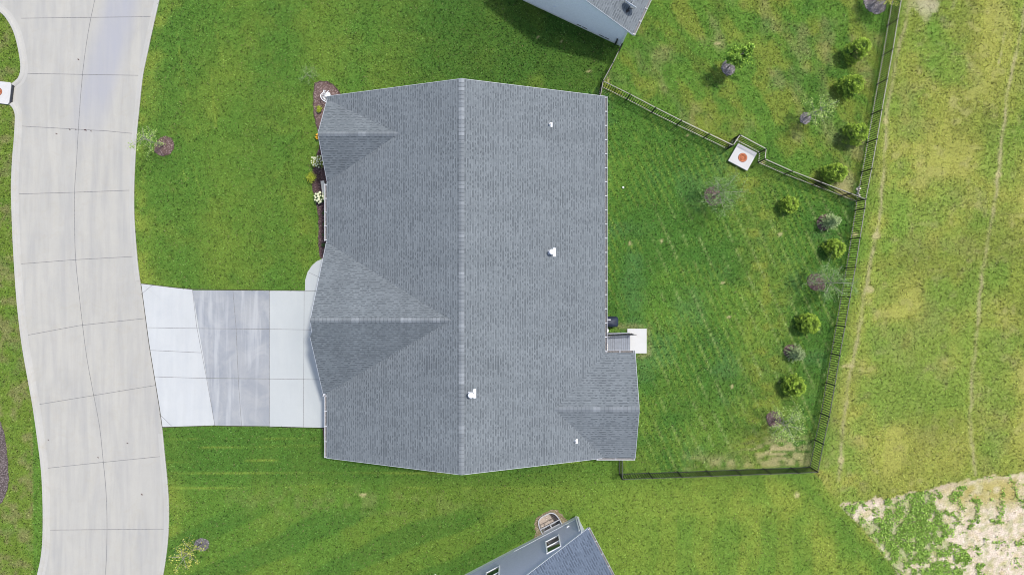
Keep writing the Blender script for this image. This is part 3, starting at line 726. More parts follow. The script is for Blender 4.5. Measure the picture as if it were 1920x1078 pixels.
def gutter(p0, p1, out, name, parent):
    """open K-style gutter with hangers; out = unit vector away from the wall"""
    p0, p1, out = Vector(p0), Vector(p1), Vector(out); b = MB(); w = 0.105
    prof = [(0.0, -0.015), (0.0, -0.11), (0.080, -0.11), (w, -0.05), (w, -0.005), (w+0.016, -0.005), (w+0.016, -0.02)]
    A = [p0+out*o+Vector((0, 0, h)) for o, h in prof]; B = [p1+out*o+Vector((0, 0, h)) for o, h in prof]
    for i in range(len(prof)-1): b.face([A[i], B[i], B[i+1], A[i+1]])
    b.face(A[:5]); b.face(B[:5][::-1])
    b.face([p0+out*0.003+Vector((0, 0, -.095)), p1+out*0.003+Vector((0, 0, -.095)), p1+out*0.084+Vector((0, 0, -.095)), p0+out*0.084+Vector((0, 0, -.095))], 1)  # dark sheet on the trough floor, standing in for the shade inside
    h = b; d = p1-p0; L = d.length; d.normalize(); k = max(2, int(L/0.8))
    for i in range(k+1):
        c = p0+d*(0.06+i*(L-0.12)/k); h.bar(c+out*(-0.03)+Vector((0, 0, 0.004)), c+out*(w+0.016)+Vector((0, 0, 0.004)), 0.045, 0.012)
    return b.build(name, [M['gutter'], M['gutter_shade']], parent)

house = thing('house', 'large single storey house with grey shingle roof and white driveway, whole in the middle', 'house', (-2.62, 0, 0))
XL, XR, XM = -10.54, 5.30, -2.62; YT, YB = 10.48, -10.03; ZE, ZR = 2.9, 6.4; PM = (ZR-ZE)/(XR-XM)
YG2, ZG2, XA2 = -2.05, 6.14, -3.20
YG1, ZG1, XA1 = 7.95, 4.86, -6.11
G2T, G2B = 2.22, -6.36; G1T, G1B = 10.34, 5.58
YX, ZX, XAX = -7.05, 4.205, 2.345; XX = 7.0; XT, XB = -4.05, -10.05
b = MB()
# west and east slopes of the long roof
roof_plane(b, [(XM, YT, ZR), (XL, YT, ZE), (XL, G1T, ZE), (XA1, YG1, ZG1), (XL, G1B, ZE), (XL, G2T, ZE), (XA2, YG2, ZG2), (XL, G2B, ZE), (XL, YB, ZE), (XM, YB, ZR)], (0, 1, 0), ext=(0, 1, 4, 7, 8))
roof_plane(b, [(XM, YT, ZR), (XR, YT, ZE), (XR, XT, ZE), (XAX, YX, ZX), (XR, YB, ZE), (XM, YB, ZR)], (0, 1, 0), ext=(0, 1, 4))
# small front gable
roof_plane(b, [(XL+0.05, YG1, ZG1), (XA1, YG1, ZG1), (XL+0.05, G1T, ZE)], (1, 0, 0), ext=(2,))
roof_plane(b, [(XL+0.05, YG1, ZG1), (XA1, YG1, ZG1), (XL+0.05, G1B, ZE)], (1, 0, 0), ext=(2,))
# large front gable over the garage, its south half standing a little proud
m2 = (ZG2-ZE)/(YG2-G2B); zk = lambda y: ZG2-m2*abs(y-YG2)
roof_plane(b, [(XL, YG2, ZG2), (XA2, YG2, ZG2), (XL, G2T, ZE)], (1, 0, 0), ext=(2,))
roof_plane(b, [(XL, YG2, ZG2), (XA2, YG2, ZG2), (XL, G2B, ZE), (XL-0.20, G2B, ZE), (XL-0.20, -2.98, zk(-2.98)), (XL-0.06, -2.72, zk(-2.72))], (1, 0, 0), ext=(2, 3, 4, 5))
# rear wing
roof_plane(b, [(XX, YX, ZX), (XAX, YX, ZX), (XR, XT, ZE), (XX, XT, ZE)], (1, 0, 0), ext=(2, 3))
roof_plane(b, [(XX, YX, ZX), (XAX, YX, ZX), (XR, XB, ZE), (XX, XB, ZE)], (1, 0, 0), ext=(2, 3))
roof = b.build('roof', [M['shingle'], M['fascia']], house)
for args in (((XM, YB, ZR), (XM, YT, ZR), (PM, PM), 0.15), ((XL+0.05, YG1, ZG1), (XA1+0.15, YG1, ZG1), (0.82, 0.82), 0.13), ((XL, YG2, ZG2), (XA2+0.1, YG2, ZG2), (m2, m2), 0.13), ((XX, YX, ZX), (XAX, YX, ZX), (0.43, 0.43), 0.14)):
    b = MB(); caps(b, *args); b.build('ridge_cap', M['cap'], roof)
# drip edge: thin bright metal along every rake
b = MB()
for a, c in (((XM, YT, ZR), (XL, YT, ZE)), ((XM, YT, ZR), (XR, YT, ZE)), ((XM, YB, ZR), (XL, YB, ZE)), ((XM, YB, ZR), (XR-0.2, YB, ZE+0.09)), ((XL+0.05, YG1, ZG1), (XL+0.05, G1T, ZE)), ((XL+0.05, YG1, ZG1), (XL+0.05, G1B, ZE)),
             ((XL, YG2, ZG2), (XL, G2T, ZE)), ((XL, YG2, ZG2), (XL-0.05, -2.72, zk(-2.72))), ((XL-0.20, -2.98, zk(-2.98)), (XL-0.20, G2B, ZE)), ((XX, YX, ZX), (XX, XT, ZE)), ((XX, YX, ZX), (XX, XB, ZE))):
    b = MB(); b.bar(Vector(a)+Vector((0, 0, -.01)), Vector(c)+Vector((0, 0, -.01)), 0.022, 0.04); b.build('drip_edge', M['drip'], roof)
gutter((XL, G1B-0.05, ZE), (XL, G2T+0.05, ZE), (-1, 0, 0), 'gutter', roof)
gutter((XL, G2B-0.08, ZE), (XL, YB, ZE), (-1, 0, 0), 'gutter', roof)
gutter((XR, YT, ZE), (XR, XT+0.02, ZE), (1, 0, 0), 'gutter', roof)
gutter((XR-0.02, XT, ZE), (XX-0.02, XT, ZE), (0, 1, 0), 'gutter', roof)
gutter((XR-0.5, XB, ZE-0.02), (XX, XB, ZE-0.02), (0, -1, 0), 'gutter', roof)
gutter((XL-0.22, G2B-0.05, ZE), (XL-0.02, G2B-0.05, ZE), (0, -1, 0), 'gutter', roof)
# flues and plumbing vents
def on_roof(px, py, east=True):
    z = 5.0
    for _ in range(20):
        p = W(px, py, z); z = ZR-PM*abs(p.x-XM)
    return W(px, py, z)
def flue(px, py, r, hh):
    p = on_roof(px, py); b = MB()
    nx = PM/math.sqrt(1+PM*PM); nz = 1/math.sqrt(1+PM*PM)
    e = Vector((nz, 0, -nx)); y = Vector((0, 1, 0)); n_ = Vector((nx, 0, nz))
    c0 = p+e*0.0; P = []
    for zz in (0.0, 0.02):
        for i, k in ((0.10, -0.24), (0.25, -0.24), (0.25, 0.24), (0.10, 0.24)): P.append(c0+e*i+y*k+n_*zz)
    b.hull8(P); P = []
    for zz in (0.0, 0.015):
        for i, k in ((-0.2, -0.12), (0.11, -0.12), (0.11, 0.12), (-0.2, 0.12)): P.append(c0+e*i+y*k+n_*zz)
    b.hull8(P, 1); f = b.build('flue', [M['fascia'], M['drip']], roof)
    b = MB(); b.lathe(p, [(r*1.5, -0.05), (r*1.2, 0.10), (r, 0.16), (r, hh*0.8)], 20); b.build('pipe', M['galv'], f, smooth=False)
    b = MB(); b.lathe((p.x, p.y, p.z+hh*0.78), [(r*1.0, 0), (r*1.65, 0.02), (r*1.65, 0.12), (r*1.4, 0.17), (r*0.3, 0.20)], 22); b.build('cap', M['fascia'], f)
flue(1034, 473, 0.095, 0.42); flue(884, 738, 0.095, 0.50)
def small_vent(px, py):
    p = on_roof(px, py); b = MB(); nx = PM/math.sqrt(1+PM*PM); nz = 1/math.sqrt(1+PM*PM)
    e = Vector((nz, 0, -nx)); y = Vector((0, 1, 0)); n_ = Vector((nx, 0, nz)); P = []
    for zz in (0.0, 0.015):
        for i, k in ((0.04, -0.12), (0.15, -0.12), (0.15, 0.12), (0.04, 0.12)): P.append(p+e*i+y*k+n_*zz)
    b.hull8(P); b.lathe(p, [(0.085, -0.03), (0.06, 0.10), (0.05, 0.24)], 14); f = b.build('vent_pipe', M['white'], roof)
    b = MB(); b.lathe((p.x, p.y, p.z+0.235), [(0.036, 0), (0.035, 0.012)], 12); b.build('opening', M['black'], f)
M['vent_grey'] = M['fascia']; small_vent(1031, 234); small_vent(1079, 827)
# walls under the roof
ov = 0.42
b = MB()
def gable_wall(b, x, y0, y1, yc, zr, ze, z0=0.35):
    b.face([(x, y0, z0), (x, y1, z0), (x, y1, ze), (x, yc, zr), (x, y0, ze)])
def lap_wall(b, A, B, z0, z1, n_, top=None):
    """lap siding between two plan points, up to height z1 or a sloping top(t)"""
    A, B, n_ = Vector(A), Vector(B), Vector(n_); L = (B-A).length; d = (B-A).normalized(); z = z0; e = 0.11
    while z < z1-1e-4:
        zz = min(z+e, z1)
        t0, t1 = (0, L) if top is None else top(z)
        s0, s1 = (0, L) if top is None else top(zz)
        if t1-t0 < 0.01: break
        lo0 = A+d*t0+n_*0.014; lo1 = A+d*t1+n_*0.014; hi0 = A+d*s0; hi1 = A+d*s1
        Z = lambda v, q: Vector((v.x, v.y, q))
        b.face([Z(lo0, z), Z(lo1, z), Z(hi1, zz), Z(hi0, zz)]); b.face([Z(A+d*t0, z), Z(A+d*t1, z), Z(lo1, z), Z(lo0, z)])
        z = zz
ZT = ZE-0.02
x0, x1, y0, y1 = XL+ov, XR-ov, YB+ov, YT-ov
lap_wall(b, (x0, y1, 0), (x0, G2T-0.1, 0), 0.3, ZT, (-1, 0, 0)); lap_wall(b, (x0, G2T-0.1, 0), (x0, y0, 0), 0.3, ZT, (-1, 0, 0))
lap_wall(b, (x1, y0, 0), (x1, y1, 0), 0.3, ZT, (1, 0, 0))
def gt(zr, ze, w): return lambda z: (0, w) if z <= ze else ((z-ze)/(zr-ze)*w/2, w-(z-ze)/(zr-ze)*w/2)
lap_wall(b, (x0, y1, 0), (x1, y1, 0), 0.3, 6.15, (0, 1, 0), gt(6.2, ZT+0.05, x1-x0)); lap_wall(b, (x0, y0, 0), (x1, y0, 0), 0.3, 6.15, (0, -1, 0), gt(6.2, ZT+0.05, x1-x0))
lap_wall(b, (x0-0.03, G2B+0.3, 0), (x0-0.03, G2T-0.3, 0), 0.3, 5.6, (-1, 0, 0), gt(5.75, ZT, G2T-G2B-0.6)); lap_wall(b, (x0-0.03, G1B+0.2, 0), (x0-0.03, G1T-0.3, 0), 0.3, 4.5, (-1, 0, 0), gt(4.6, ZT, G1T-G1B-0.5))
lap_wall(b, (XX-ov, XB+ov, 0), (XX-ov, XT-ov, 0), 0.3, 3.95, (1, 0, 0), gt(4.0, ZT, XT-XB-2*ov)); lap_wall(b, (x1, XT-ov, 0), (XX-ov, XT-ov, 0), 0.3, ZT, (0, 1, 0)); lap_wall(b, (x1, XB+ov, 0), (XX-ov, XB+ov, 0), 0.3, ZT, (0, -1, 0))
b.build('wall', M['siding'], house)
b = MB(); b.prism([(x0-.01, y0-.01), (x1+.01, y0-.01), (x1+.01, y1+.01), (x0-.01, y1+.01)], -0.2, 0.30); b.prism([(x1, XB+ov-.012), (XX-ov+.01, XB+ov-.012), (XX-ov+.01, XT-ov+.01), (x1, XT-ov+.01)], -0.2, 0.299)
b.build('foundation', M['found'], house)
def window(x, y, z, w, h, n_, parent, name='window'):
    n_ = Vector(n_); d = Vector((-n_.y, n_.x, 0)); c = Vector((x, y, z)); b = MB()
    for s in (-1, 1): b.bar(c+d*s*w/2+n_*0.035-Vector((0, 0, h/2+.04)), c+d*s*w/2+n_*0.035+Vector((0, 0, h/2+.04)), 0.075, 0.06)
    for s in (-1, 1): b.bar(c-d*(w/2-.03)+n_*0.035+Vector((0, 0, s*h/2)), c+d*(w/2-.03)+n_*0.035+Vector((0, 0, s*h/2)), 0.058, 0.075)
    b.bar(c-d*(w/2-.03)+n_*0.045, c+d*(w/2-.03)+n_*0.045, 0.045, 0.05)
    f = b.build(name, M['white'], parent)
    b = MB(); P = [c-d*w/2, c+d*w/2]; b.face([P[0]+n_*.025-Vector((0, 0, h/2)), P[1]+n_*.025-Vector((0, 0, h/2)), P[1]+n_*.025+Vector((0, 0, h/2)), P[0]+n_*.025+Vector((0, 0, h/2))]); b.build('pane', M['glass'], f)
for y in (8.6, 7.2): window(x0-0.04, y, 1.75, 0.9, 1.4, (-1, 0, 0), house)
window(x0, 3.9, 1.75, 1.5, 1.3, (-1, 0, 0), house)
for y in (8.3, 5.4, 1.2): window(x1, y, 1.8, 1.4, 1.3, (1, 0, 0), house)
for y in (-8.4, -5.8): window(XX-ov, y, 1.8, 0.9, 1.4, (1, 0, 0), house)
b = MB()
for i in range(4): b.box((x0-0.08, -3.2, 0.35+i*0.56), (0.05, 4.8, 0.53)); 
b.build('garage_door', M['white'], house, bevel=0.01)
b = MB(); b.box((x1+0.03, -3.6, 1.95), (0.05, 0.92, 2.05)); dr = b.build('door', M['white'], house)
b = MB(); b.bar((x1+0.05, -3.25, 1.9), (x1+0.11, -3.25, 1.9), 0.03); b.bar((x1+0.11, -3.25, 1.9), (x1+0.11, -3.36, 1.9), 0.025); b.build('handle', M['galv'], dr)
# back steps, attached to the house
stp = thing('back_steps', 'grey composite back stairs with black handrail leading down to the white pad', 'steps', (6.2, -3.7, 0))
b = MB(); ys0, ys1 = -4.33, -3.17; LX = 5.72; nT = 5; TR = 0.285; ztop = 0.93
for i in range(6): b.box((x1+0.085+i*0.142, (ys0+ys1)/2, ztop-0.02), (0.134, ys1-ys0, 0.03))
for k in range(nT):
    z = ztop-(k+1)*0.155
    for j2 in (0, 1): b.box((LX+0.06+k*TR+j2*0.142+0.02, (ys0+ys1)/2, z-0.015), (0.132, ys1-ys0+0.04, 0.03))
b.build('tread', M['tread'], stp); b = MB()
for k in range(nT+1): b.box((LX+0.02+k*TR, (ys0+ys1)/2, ztop-k*0.155-0.11), (0.02, ys1-ys0, 0.12))
b.box(((x1+LX)/2, (ys0+ys1)/2, 0.42), (LX-x1-0.04, ys1-ys0-0.04, 0.80)); b.hull8([Vector(q) for q in ((LX, ys0, 0.0), (LX+nT*TR-.02, ys0, 0.0), (LX+nT*TR-.02, ys1, 0.0), (LX, ys1, 0.0), (LX, ys0, ztop-0.22), (LX+nT*TR-.02, ys0, 0.01), (LX+nT*TR-.02, ys1, 0.01), (LX, ys1, ztop-0.22))])
b.build('riser', M['riser'], stp)
b = MB()
for yy in (ys0, ys1+0.03):
    b = MB() if yy == ys0 else b.build('stringer', M['stringer'], stp) and MB()
    b.hull8([Vector(q) for q in ((LX, yy-0.02, 0.0), (LX+nT*TR, yy-0.02, 0.0), (LX+nT*TR, yy+0.02, 0.0), (LX, yy+0.02, 0.0), (LX, yy-0.02, ztop-0.05), (LX+nT*TR, yy-0.02, 0.11), (LX+nT*TR, yy+0.02, 0.11), (LX, yy+0.02, ztop-0.05))])
b.box(((x1+LX)/2, ys1+0.03, 0.45), (LX-x1-0.02, 0.05, 0.88)); b.build('stringer', M['stringer'], stp)
def railing():
    yr = ys1-0.02; b = MB(); A = Vector((LX+0.05, yr, ztop)); B = Vector((LX+nT*TR+0.10, yr, 0.10)); W0 = Vector((x1+0.12, yr, ztop)); up = Vector((0, 0, 0.92)); lo = Vector((0, 0, 0.12))
    for p_, q_ in ((W0+up, A+up), (A+up, B+up), (W0+lo, A+lo), (A+lo, B+lo)): b.bar(p_, q_, 0.05, 0.045)
    b.bar(B+up, B+up+Vector((0.16, 0, -0.02)), 0.045); b.build('handrail', M['black'], stp)
    for P_ in (A, B, W0):
        b = MB(); b.box((P_.x, P_.y, (P_.z-0.9 if P_ is B else 0)*0+ (P_.z)/2+0.48), (0.055, 0.055, P_.z+0.96)); b.build('post', M['black'], stp)
    b = MB()
    for k in range(1, 14): c_ = A.lerp(B, k/14); b.bar(c_+lo, c_+up, 0.022)
    for k in range(1, 6): c_ = W0.lerp(A, k/6); b.bar(c_+lo, c_+up, 0.022)
    b.build('baluster', M['black'], stp)
railing()
# doormat on the landing
t = NT('mat_stripes'); s = t.n('ShaderNodeSeparateXYZ'); t.put(s.inputs[0], t.coord()); f = t.math('FRACT', t.math('MULTIPLY', t.math('ADD', s.outputs[0], s.outputs[1]), 7.5))
mm = t.out(t.mix(t.math('GREATER_THAN', f, 0.45), (0.70, 0.68, 0.62, 1), (0.42, 0.37, 0.29, 1)), 0.95)
b = MB(); b.box((5.50, -3.93, ztop+0.012), (0.42, 0.44, 0.02)); tag(b.build('doormat', mm, bevel=0.004), 'small cream diagonally striped doormat on the grey back landing', 'doormat')
# barbecue under a cover
gr = thing('barbecue_grill', 'barbecue under a dark navy fitted cover beside the back steps', 'grill', (5.75, -2.43, 0))
tN = mat_plain('navy_cover', (0.016, 0.024, 0.045, 1), 0.6, 0, 0.4, var=0.25, scale=6, bump=0.5)
def rr_ring(cx, cy, hx, hy, rad, z, n=5):
    out = []
    for sx, sy, a0 in ((1, 1, 0), (-1, 1, 90), (-1, -1, 180), (1, -1, 270)):
        for k in range(n+1):
            a = math.radians(a0+90*k/n); out.append(Vector((cx+sx*(hx-rad)+math.cos(a)*rad, cy+sy*(hy-rad)+math.sin(a)*rad, z)))
    return out
def loft(b, R, mi=0):
    base = len(b.v); n = len(R[0])
    for r in R: b.v += [tuple(q) for q in r]
    for i in range(len(R)-1):
        for k in range(n):
            a = base+i*n+k; c_ = base+i*n+(k+1) % n; b.f.append([a, c_, c_+n, a+n]); b.mi.append(mi); b.uv.append([(0, 0)]*4)
    b.f.append([base+(len(R)-1)*n+k for k in range(n)]); b.mi.append(mi); b.uv.append([(0, 0)]*n)
b = MB(); loft(b, [rr_ring(5.72, -2.43, 0.62, 0.30, 0.12, 0.12), rr_ring(5.72, -2.43, 0.64, 0.315, 0.14, 0.55), rr_ring(5.72, -2.43, 0.63, 0.31, 0.16, 0.86), rr_ring(5.72, -2.44, 0.60, 0.29, 0.17, 0.98), rr_ring(5.70, -2.45, 0.50, 0.22, 0.15, 1.08), rr_ring(5.68, -2.46, 0.36, 0.13, 0.10, 1.14), rr_ring(5.68, -2.46, 0.2, 0.05, 0.04, 1.16)])
b.build('cover', tN, gr, smooth=True)
b = MB(); b.box((5.76, -2.30, 1.10), (0.19, 0.07, 0.05)); b.build('label_patch', M['white'], gr)
for i, (x, y) in enumerate(((5.2, -2.66), (6.22, -2.66), (5.2, -2.2), (6.22, -2.2))):
    b = MB(); b.tube([(x, y-0.02, 0.07), (x, y+0.02, 0.07)], 0.07, 12); b.build('wheel', M['black'], gr)
b = MB(); b.lathe((5.73, -2.98, 0.0), [(0.09, 0), (0.13, 0.28), (0.135, 0.30), (0.115, 0.30), (0.11, 0.26)], 20); tag(b.build('flower_pot', M['white'], smooth=False), 'round white pot tucked between dark grill and stair railing', 'pot')

# ------------------------------------------------------------------ neighbouring houses
def neighbour(name, C, a, bvec, label, wallm, roofm, ovb, Wd=13.0, L=15.0, fz=0.40, vents=(), windows=(), eave=2.9):
    C = Vector(C); C.z = 0; a = Vector((a[0], a[1], 0)).normalized(); bb = Vector((bvec[0], bvec[1], 0)).normalized()
    h = thing(name, label, 'house', tuple(C)); P = lambda x, y, z: C+a*x+bb*y+Vector((0, 0, z)); oa = 0.42; pitch = 0.5
    ztop = lambda x: eave+pitch*(min(x, Wd-x)+oa)
    b = MB(); b.hull8([P(0, 0, -.1)+a*.01-bb*.012, P(Wd, 0, -.1)-bb*.012, P(Wd, -L, -.1), P(0.01, -L, -.1), P(0, 0, fz)+a*.01-bb*.012, P(Wd, 0, fz)-bb*.012, P(Wd, -L, fz), P(0.01, -L, fz)])
    fo = b.build('foundation', M['found'], h)
    b = MB(); z = fz; e = 0.105
    zr = ztop(Wd/2)-0.2
    while z < zr:
        zz = z+e
        def ex(q):
            q = max(q, eave+pitch*oa-0.18); t_ = (q-(eave+pitch*oa-0.18))/pitch
            return t_, Wd-t_
        t0, t1 = ex(z); s0, s1 = ex(zz)
        if t1-t0 < .1 or s1-s0 < 0.05: break
        b.face([P(t0, .014, z), P(t1, .014, z), P(s1, 0, zz), P(s0, 0, zz)]); b.face([P(t0, -.005, z), P(t1, -.005, z), P(t1, .014, z), P(t0, .014, z)])
        z = zz
    z = fz
    while z < eave-0.02:
        zz = min(z+e, eave); b.face([P(-.014, 0, z), P(-.014, -L, z), P(0, -L, zz), P(0, 0, zz)]); b.face([P(0, 0, z), P(0, -L, z), P(-.014, -L, z), P(-.014, 0, z)]); z = zz
    b.face([P(Wd, 0, fz), P(Wd, -L, fz), P(Wd, -L, eave), P(Wd, 0, eave)]); b.build('wall', wallm, h)
    b = MB(); b.bar(P(-0.02, 0.022, fz-0.05), P(-0.02, 0.022, eave+.1), 0.10, 0.10); b.build('corner_board', M['white'], h)
    b = MB(); zr = eave+pitch*(Wd/2+oa)
    roof_plane(b, [P(Wd/2, ovb, zr), P(-oa, ovb, eave), P(-oa, -L-.3, eave), P(Wd/2, -L-.3, zr)], tuple(bb), ext=(0, 1, 2))
    roof_plane(b, [P(Wd/2, ovb, zr), P(Wd+oa, ovb, eave), P(Wd+oa, -L-.3, eave), P(Wd/2, -L-.3, zr)], tuple(bb), ext=(0, 1, 2))
    rf = b.build('roof', [roofm, M['fascia']], h)
    b = MB(); caps(b, P(Wd/2, -L-.3, zr), P(Wd/2, ovb, zr), (pitch, pitch)); b.build('ridge_cap', M['cap'], rf)
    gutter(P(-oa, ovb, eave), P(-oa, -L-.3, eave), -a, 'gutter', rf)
    b = MB(); b.bar(P(-oa, ovb, eave-.01), P(Wd/2, ovb, zr-.01), 0.022, 0.04); b.build('drip_edge', M['drip'], rf)
    for x, z, w, hh in windows:
        f = MB(); n_ = bb; c = P(x, 0.0, z)
        for s in (-1, 1): f.bar(c+a*s*w/2+n_*.035-Vector((0, 0, hh/2+.04)), c+a*s*w/2+n_*.035+Vector((0, 0, hh/2+.04)), 0.07, 0.06)
        for s in (-1, 0, 1): f.bar(c-a*(w/2-.03)+n_*(.033 if s else .04)+Vector((0, 0, s*hh/2)), c+a*(w/2-.03)+n_*(.033 if s else .04)+Vector((0, 0, s*hh/2)), 0.055, 0.07 if s else .05)
        fo_ = f.build('window', M['white'], h); g_ = MB(); g_.face([c-a*w/2+n_*.022-Vector((0, 0, hh/2)), c+a*w/2+n_*.022-Vector((0, 0, hh/2)), c+a*w/2+n_*.022+Vector((0, 0, hh/2)), c-a*w/2+n_*.022+Vector((0, 0, hh/2))]); g_.build('pane', M['glass'], fo_)
    return h, P, rf, a, bb
hn, PN, rfN, aN, bN = neighbour('house', W(1162, 87), (-0.905, 0.425), (-0.425, -0.905), 'pale blue sided neighbouring house with a satellite dish on its grey roof', M['siding'], M['shingle'], 0.15, Wd=7.6, fz=0.26)
for x in (0.75, 1.12, 2.25, 2.62): b = MB(); b.bar(PN(x, 0.02, 0.33), PN(x+0.29, 0.02, 0.33), 0.03, 0.05); b.build('foundation_vent', M['black'], hn)
b = MB(); b.bar(PN(4.35, 0.03, 1.35), PN(4.52, 0.03, 1.35), 0.07, 0.10); b.build('dryer_vent', M['white'], hn)
b = MB(); b.bar(PN(0.30, 0.05, 0.1), PN(0.30, 0.05, 1.0), 0.09, 0.07); b.build('utility_conduit', M['black'], hn)
hs, PS, rfS, aS, bS = neighbour('house', W(1082, 966), (-0.886, -0.463), (-0.463, 0.886), 'neighbouring house with slate blue siding, a window well and dark grey roof', M['siding_grey'], M['shingle_dark'], 0.05, fz=0.50, windows=((1.80, 2.5, 0.86, 1.75), (5.72, 2.5, 0.86, 1.75)))
b = MB(); b.bar(PS(0.62, 0.03, 1.05), PS(0.78, 0.03, 1.05), 0.07, 0.14); b.build('dryer_vent', M['white'], hs)
b = MB(); b.tube([PS(0.10, 0.07, 0.3), PS(0.10, 0.07, 2.7)], 0.04, 8); b.build('downspout', M['fascia'], hs)
b = MB(); b.bar(PS(0.0, 0.012, 0.50), PS(4.3, 0.012, 0.50), 0.02, 0.06); b.build('flashing', M['white'], hs)
# satellite dish
dc = PN(0.62, -1.15, 0); 
def roofz(P, x): return 2.9+0.5*(x+0.42)
dish = thing('satellite_dish', 'white satellite dish on an arm mounted near the roof corner of the pale blue house', 'satellite dish', tuple(PN(0.5, -1.1, roofz(PN, 0.5))))
base = PN(0.45, -0.75, roofz(PN, 0.45)); hub = base+Vector((0.05, 0.06, 0.42))
b = MB(); b.tube([base, base+Vector((0, 0, 0.3)), hub], 0.03, 8); b.box(tuple(base+Vector((0, 0, 0.01))), (0.24, 0.16, 0.04), 0.4); b.tube([base+Vector((0.3, 0.1, 0.08)), base+Vector((0, 0, 0.33))], 0.015, 6); b.build('mount', M['black'], dish)
ax_ = Vector((0.52, 0.80, 0.38)).normalized(); u_ = ax_.cross(Vector((0, 0, 1))).normalized(); v_ = u_.cross(ax_)
b = MB(); R = []
cD = hub+ax_*0.10
for s, dep in ((0.02, 0.0), (0.12, 0.008), (0.22, 0.028), (0.30, 0.055), (0.37, 0.085), (0.375, 0.070), (0.30, 0.040), (0.2, 0.012), (0.02, -0.014)):
    R.append([cD+ax_*dep+(u_*math.cos(q)*s*1.08+v_*math.sin(q)*s*0.96) for q in [2*math.pi*k/28 for k in range(28)]])
loft(b, R); b.build('reflector', M['fascia'], dish, smooth=True)
lnb = cD+ax_*0.52-v_*0.18
b = MB(); b.tube([cD-v_*0.30, lnb], 0.012, 6); b.build('arm', M['galv'], dish)
b = MB(); b.tube([lnb-ax_*0.06, lnb+ax_*0.05], 0.035, 10); b.build('receiver', M['white'], dish)
# egress window well: real pit through the ground sheet
ww = thing('window_well', 'half round galvanised window well with gravel floor against the slate blue house', 'window well', tuple(PS(1.7, 0.4, 0)))
def dshape(s, n=22, off=0.0):
    out = []
    for k in range(n+1):
        q = math.pi*k/n; ca, sa = math.cos(q), math.sin(q)
        x = 1.71-(0.64+s)*math.copysign(abs(ca)**0.62, ca); y = (0.93+s)*abs(sa)**0.62
        out.append((x, y))
    return out
b = MB(); D0 = dshape(0.0); D1 = dshape(0.05); zz0, zz1 = -1.15, 0.13
for i in range(len(D0)-1):
    p0, p1, q0, q1 = D0[i], D0[i+1], D1[i], D1[i+1]
    b.face([PS(*p0, zz0), PS(*p1, zz0), PS(*p1, zz1), PS(*p0, zz1)]); b.face([PS(*p0, zz1), PS(*p1, zz1), PS(*q1, zz1), PS(*q0, zz1)]); b.face([PS(*q0, zz1), PS(*q1, zz1), PS(*q1, -0.1), PS(*q0, -0.1)])
b.build('liner', M['galv'], ww)
b = MB(); b.face([PS(p[0], p[1], -0.95) for p in D0]); b.build('gravel_floor', M['gravel'], ww)
b = MB()
for zc in (-0.3, -0.55): b.tube([PS(D0[12+k][0]*0.995, D0[12+k][1]-0.05, zc) for k in range(5)], 0.014, 6); b.build('rung', M['galv'], ww); b = MB()
b.bar(PS(1.1, 0.30, 0.06), PS(2.33, 0.30, 0.06), 0.06, 0.03); b.bar(PS(1.71, 0.02, 0.06), PS(1.71, 0.30, 0.06), 0.06, 0.03); b.build('brace', M['galv'], ww)
b = MB(); b.bar(PS(1.2, 0.035, -0.62), PS(2.22, 0.035, -0.62), 0.06, 0.06); b.bar(PS(1.2, 0.035, -0.05), PS(2.22, 0.035, -0.05), 0.06, 0.06); b.bar(PS(1.71, 0.035, -0.6), PS(1.71, 0.035, -0.08), 0.05, 0.05)
for x in (1.2, 2.22): b.bar(PS(x, 0.035, -0.65), PS(x, 0.035, 0.0), 0.06, 0.05)
wf = b.build('window_frame', M['stringer'], ww); b = MB(); b.face([PS(1.2, .01, -.6), PS(2.22, .01, -.6), PS(2.22, .01, -.05), PS(1.2, .01, -.05)]); b.build('pane', M['glass'], wf)
b = MB(); b.face([PS(0.9, -0.001, -1.2), PS(2.5, -0.001, -1.2), PS(2.5, -0.001, 0.0), PS(0.9, -0.001, 0.0)]); b.build('back_wall', M['found'], ww)
b = MB(); E = []
rr = random.Random(3); n = len(D1)
for i, (x, y) in enumerate(D1):
    q = i/(n-1); E.append((x+(-0.38 if q < .5 else 0.32)*abs(math.cos(math.pi*q))*rr.uniform(.5, 1.0)+0*x, y+0.03+0.08*math.sin(math.pi*q)*rr.uniform(.4, 1.2)))
E[0] = (E[0][0]-0.15, -0.02); E[-1] = (E[-1][0]+0.35, -0.02)
for i in range(n-1): b.face([PS(*D1[i], 0.012), PS(*D1[i+1], 0.012), PS(*E[i+1], 0.012), PS(*E[i], 0.012)])
for x0_, x1_, y0_, y1_ in ((0.72, 1.08, -0.3, 0.02), (2.34, 2.75, -0.3, 0.02)): b.face([PS(x0_, y0_, 0.010), PS(x1_, y0_, 0.010), PS(x1_, y1_, 0.010), PS(x0_, y1_, 0.010)])
structure(b.build('dirt_border', M['dirt']))
